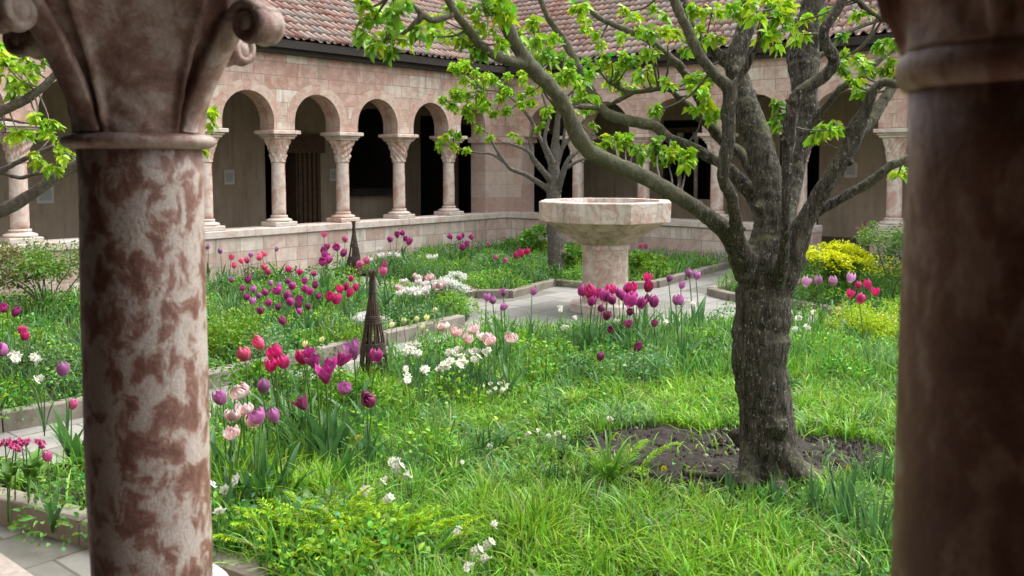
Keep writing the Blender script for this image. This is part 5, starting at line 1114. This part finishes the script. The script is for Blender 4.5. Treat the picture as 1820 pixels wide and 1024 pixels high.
strap_clump('dense dark tulip leaves above the front kerb', 'tulip leaves', G(470, 930), 26, .42, .045, ((.05, .3), (.3, .9)), (.065, .18, .035), .16, 'tulip_leaves')
strap_clump('tall dark strap leaves under the big purple tulips', 'strap leaves', G(550, 830), 40, .42, .035, ((.05, .4), (.3, 1.2)), (.07, .18, .04), .22, 'strap_leaves')
strap_clump('blue green daffodil leaves under the white bunch by the wicker cone', 'daffodil leaves', G(745, 700), 60, .36, .018, ((.02, .25), (.2, .8)), (.08, .18, .075), .22, 'daffodil_leaves')
strap_clump('blue green daffodil leaves under the white daffodils at the lawn edge', 'daffodil leaves', G(815, 715), 60, .36, .018, ((.02, .25), (.2, .8)), (.085, .18, .08), .22, 'daffodil_leaves')
for px, py, lab in ((985, 640, 'strap leaves at the near side of the bunch before the fountain'), (1060, 648, 'strap leaves under the bunch before the fountain pedestal'), (1130, 650, 'strap leaves under the hot pink tulips before the fountain'), (1230, 640, 'arching leaves between the fountain bunch and the gnarled trunk'), (905, 640, 'strap leaves under the flat blush tulip'), (1290, 630, 'pale stemmed leaves touching the gnarled trunk')):
    strap_clump(lab, 'strap leaves', G(px, py), 60, .38, .022, ((.02, .3), (.2, 1.1)), (.08, .19, .05), .28, 'strap_leaves', 'strap leaf clumps before the fountain')

def frond_bush(label, loc, n, L, col, cat):
    root = thing('feathery_plant', label, cat, (loc.x, loc.y, .02)); bag = Bag(); g = random.Random(5)
    for k in range(n):
        a = g.uniform(0, 2 * pi); el0 = g.uniform(.1, 1.0); l = L * g.uniform(.6, 1.1); q = Vector((g.gauss(0, .14), g.gauss(0, .08), 0)); m_ = 30
        cs, ds = [], []; p = Vector(q)
        for i in range(m_):
            t_ = i / m_; el = el0 + t_ * 1.0; d = Vector((cos(a) * sin(el), sin(a) * sin(el), cos(el))); p = p + d * l / m_; s_ = Vector((-sin(a), cos(a), 0))
            for sg in (-1, 1, .4):
                cs.append(p); ds.append(s_ * sg + d * .9 + Vector((0, 0, g.uniform(-.2, .3))))
        n2 = len(cs); Ls = np.array([l * .17 * (1 - .7 * abs(i // 3 / m_ - .35)) for i in range(n2)]); bag.add(leaves(np.array(cs), np.array(ds), rand_dirs(n2, .5, 1), Ls, Ls * .2, tone(n2, col, .25, .12), .2))
    obj('fronds', bag.mesh(), LEAF, root); return root
frond_bush('feathery golden green fern like plant spreading above the front kerb', G(580, 1006), 150, .38, (.36, .58, .02), 'fern')
frond_bush('second tuft of the feathery golden plant nearer the front lawn', G(668, 1004), 110, .36, (.36, .58, .02), 'fern')
frond_bush('yellow green young fern behind the daylily tuft at the bare soil', G(1100, 848), 9, .34, (.28, .48, .03), 'fern')

def bush(name, label, cat, loc, rx, rz, n, ll, cols, z0=.05, flowers=None, lift=.9, wood=0, group=None):
    """many small leaves on a mound, with stems, and flower heads as a part"""
    root = thing(name, label, cat, (loc.x, loc.y, .02), 0, group); bag = Bag(); g = random.Random(int(abs(loc.x) * 100) + n)
    lob = [(Vector((g.gauss(0, .45) * rx, g.gauss(0, .38) * rx, z0 + g.uniform(.35, 1.0) * rz)), g.uniform(.22, .42) * rx) for _ in range(9 + int(rx * 8))]
    for c_, r_ in lob:
        k = int(n / len(lob)); dd = rand_dirs(k, -.7, 1); rad = r_ * rng.uniform(.3, 1.1, k); cp = np.array(c_) + dd * rad[:, None] * np.array([1, 1, lift]); cp[:, 2] = np.maximum(cp[:, 2], .02)
        Ls = rng.uniform(*ll, k); bag.add(leaves(cp, dd * .7 + rand_dirs(k, -.3, .9) * .7, rand_dirs(k, .2, 1), Ls, Ls * .55, tone(k, g.choice(cols), .25, .13)))
    obj('foliage', bag.mesh(), LEAF, root)
    if wood:
        mb = MB()
        for c_, r_ in lob[:wood]: mb.tube(catmull([(g.uniform(-.08, .08), g.uniform(-.08, .08), 0), c_ * .5 + Vector((g.uniform(-.05, .05), 0, .04)), c_, c_ + Vector((g.uniform(-.1, .1), g.uniform(-.1, .1), r_ * 1.1))], 3), [.009 - .0007 * i for i in range(10)], 6)
        obj('branches', mb.mesh(), BARK2, root, True)
    if flowers:
        fc, fn_, fs_ = flowers; bag = Bag(); cs = []
        for _ in range(fn_):
            c_, r_ = g.choice(lob); a = rand_dirs(1, .1, 1)[0]; h0 = np.array(c_) + a * r_ * 1.08; k = 16; cp = h0 + rng.normal(0, fs_, (k, 3)) * np.array([1, 1, .6]); bag.add(leaves(cp, rand_dirs(k, .0, 1), rand_dirs(k, .6, 1), np.full(k, fs_ * 1.1), np.full(k, fs_ * .9), tone(k, fc, .15, .05)))
        obj('blossoms', bag.mesh(), PETAL, root)
    return root
bush('euphorbia', 'lime yellow flowering bush beside the gnarled trunk', 'bush', G(1478, 540), .66, .52, 4200, (.03, .06), [(.10, .22, .05), (.13, .25, .04)], .12, ((.66, .70, .008), 620, .03))
bush('rose_bush', 'loose green rose bush by the low wall behind the mottled column', 'rose bush', G(85, 560), .72, .66, 5200, (.03, .055), [(.13, .27, .03), (.17, .31, .04), (.10, .22, .04), (.15, .28, .04), (.22, .2, .07)], .15, None, .9, 12)
bush('rose_bush', 'rambling rose bush behind the lime bush, beside the dark column', 'rose bush', G(1592, 545), .75, .82, 3800, (.03, .055), [(.10, .22, .04), (.14, .26, .04), (.08, .18, .04)], .15, ((.6, .12, .2), 5, .02), .9, 8)
bush('candytuft', 'cushion of small white flowers at the bed corner by the plaza', 'flower cushion', G(790, 548), .34, .26, 1100, (.02, .035), [(.12, .2, .08), (.2, .26, .16)], .05, ((.70, .74, .64), 260, .024))
bush('golden_marjoram', 'low golden leafed mound at the lawn edge beside the dark column', 'golden mound', G(1545, 622), .48, .30, 4200, (.02, .035), [(.40, .54, .015), (.34, .50, .02)], .05)
bush('golden_marjoram', 'low golden green mat hanging over the kerb behind the wicker cone', 'golden mound', G(610, 625), .42, .13, 1800, (.02, .035), [(.15, .30, .015), (.2, .32, .015)], .02)
bush('golden_marjoram', 'golden green leafy patch in the arcade bed just past the mottled column', 'golden mound', G(400, 645), .55, .30, 3000, (.025, .05), [(.2, .34, .015), (.15, .30, .02)], .05)
bush('lungwort', 'leafy green plant with grey green leaves above the kerb by the rose bush', 'leafy plant', G(105, 690), .5, .22, 2000, (.025, .05), [(.10, .2, .06), (.13, .24, .07)], .03)
bush('sweet_woodruff', 'low mat of small green leaves on the soil beside the broad leaves', 'leafy mat', G(125, 895), .3, .07, 900, (.012, .025), [(.14, .22, .07), (.11, .19, .05)], .01)
bush('sweet_woodruff', 'low leafy mat at the front kerb by the foot of the mottled column', 'leafy mat', G(405, 975), .3, .14, 1200, (.014, .03), [(.10, .22, .04), (.13, .25, .05)], .01, ((.7, .72, .66), 8, .01))
bush('lovage', 'bright green leafy plant beside the second trunk', 'leafy plant', G(940, 470), .42, .55, 1400, (.05, .09), [(.11, .25, .03), (.15, .29, .03)], .1)
bush('lovage', 'bright leafy plant standing just behind the fountain pedestal', 'leafy plant', G(1018, 492), .38, .36, 1400, (.04, .08), [(.11, .26, .03), (.16, .31, .02)], .1)
bush('lovage', 'green leafy plant beside the fountain pedestal on the tree side', 'leafy plant', G(1145, 500), .38, .3, 1400, (.04, .08), [(.13, .28, .02), (.17, .32, .02)], .1)
bush('leafy_perennial', 'bushy green plant with divided leaves just before the wicker cone foot', 'leafy plant', G(610, 760), .36, .30, 1500, (.03, .06), [(.12, .28, .02), (.15, .31, .02)], .05)
bush('leafy_perennial', 'bright green leafy plant behind the pale pink double tulips', 'leafy plant', G(500, 745), .34, .34, 1500, (.03, .06), [(.13, .30, .02), (.1, .25, .02)], .05)
bush('potted_plant', 'small round green plant on the far low wall behind the fountain', 'plant', Vector((0, 0, 0)), .16, .22, 260, (.04, .08), [(.05, .14, .03)], .02).location = CORNER + WD * 2.55 - U * .02 + ZV * (PT + .002)

def wicker(label, loc, H, r):
    root = thing('wicker_cone', label, 'plant support', (loc.x, loc.y, .02)); g = random.Random(int(H * 100)); mb = MB(); n = 20
    for k in range(n):
        a = 2 * pi * k / n + g.uniform(-.12, .12); pts = [(r * cos(a) * q, r * sin(a) * q, H * t_) for t_, q in ((0, 1), (.3, .80), (.6, .42), (.82, .16), (.92, .12), (1.0, .22 + g.uniform(-.05, .1)))]
        mb.tube(catmull([Vector(p) + Vector((g.uniform(-1, 1), g.uniform(-1, 1), 0)) * .006 for p in pts], 3), [.011 - .0004 * i for i in range(16)], 6)
    obj('willow_frame', mb.mesh(), WICKER, root, True)
    rr = lambda z: r * float(np.interp(z / H, [0, .3, .6, .82, .92, 1], [1, .8, .42, .16, .12, .25])) + .006
    def turn(z0, z1, k_): return [(rr(z0 + (z1 - z0) * i / (24 * k_)) * cos(2 * pi * i / 24) * (1 + .05 * (-1) ** i), rr(z0 + (z1 - z0) * i / (24 * k_)) * sin(2 * pi * i / 24) * (1 + .05 * (-1) ** i), z0 + (z1 - z0) * i / (24 * k_)) for i in range(24 * k_ + 1)]
    mb = MB(); mb.tube(turn(.08 * H, .14 * H, 4) + turn(.28 * H, .38 * H, 7) + turn(.54 * H, .61 * H, 5), .007, 5); obj('wicker_weave', mb.mesh(), WICKER, root, True)
    mb = MB(); mb.tube(turn(.80 * H, .93 * H, 8), .008, 5); obj('top_binding', mb.mesh(), WICKER, root, True)
    return root
wicker('nearer brown wicker plant cone standing in the flower border by the narrow path', G(664, 692), 1.04, .13)
wicker('smaller looking wicker plant cone among purple tulips, close to the low wall', G(630, 497), .98, .125)
bm = bmesh.new(); bmesh.ops.create_icosphere(bm, subdivisions=4, radius=.26)
for v in bm.verts:
    c_ = v.co; k = 1 + .16 * sin(9 * c_.x + 3) * cos(7 * c_.y) + .1 * sin(17 * c_.z + 5 * c_.x) + .04 * sin(40 * c_.x + 33 * c_.y); v.co = Vector((c_.x * k * 1.15, c_.y * k * .9, max(-.05, c_.z * k * .8)))
me = bpy.data.meshes.new('m'); bm.to_mesh(me); bm.free()
q = G(672, 590); o = obj('boulder', me, ROCK, None, True); o.location = (q.x, q.y, .03); tag(o, 'rounded grey boulder at the kerb just behind the nearer wicker cone', 'boulder')

gx, gy = np.meshgrid(np.linspace(-1.32, 1.32, 150), np.linspace(-.9, .9, 100)); fx, fy = gx.ravel(), gy.ravel()
hz = .035 + .014 * vn(fx, fy, 4, 0) + .010 * vn(fx, fy, 13, 1) + .007 * rng.random(len(fx)) + .012 * np.clip(vn(fx, fy, 22, 2), 0, 1); hz *= np.clip(3 * (1.02 - np.sqrt((fx / 1.3) ** 2 + (fy / .88) ** 2)), -.3, 1)
ii = np.arange(150 * 100).reshape(100, 150); qd = np.stack([ii[:-1, :-1], ii[:-1, 1:], ii[1:, 1:], ii[1:, :-1]], -1).reshape(-1, 4)
o = obj('soil_patch', np_mesh(np.stack([fx, fy, hz], 1), qd), SOIL); o.location = (1.36, 5.85, .012); tag(o, 'patch of bare dark dug soil around the gnarled trunk', 'soil', kind='structure')
mbs = MB()
for k in range(2200):
    a, q = rnd.uniform(0, 6.28), rnd.random() ** .5; x_, y_ = 1.36 + 1.15 * q * cos(a), 5.85 + .74 * q * sin(a); r_ = rnd.choice((.006, .007, .008, .009, .012, .014, .018, .024)); bmv = []
    z_ = .045 + r_ * .3
    vs = [(x_ + r_ * sx_ * rnd.uniform(.5, 1.1), y_ + r_ * sy_ * rnd.uniform(.5, 1.1), z_ + r_ * sz_ * rnd.uniform(.5, .9)) for sx_, sy_, sz_ in ((1, 0, 0), (0, 1, 0), (-1, 0, 0), (0, -1, 0), (0, 0, 1), (0, 0, -1))]
    mbs.add(vs, [(0, 1, 4), (1, 2, 4), (2, 3, 4), (3, 0, 4), (1, 0, 5), (2, 1, 5), (3, 2, 5), (0, 3, 5)], None, 1 if rnd.random() < .1 else 0)
o = obj('soil_crumbs', mbs.mesh(), [SOIL, KERBM]); tag(o, 'crumbs and small pale stones on the bare soil', 'soil crumbs', kind='stuff')
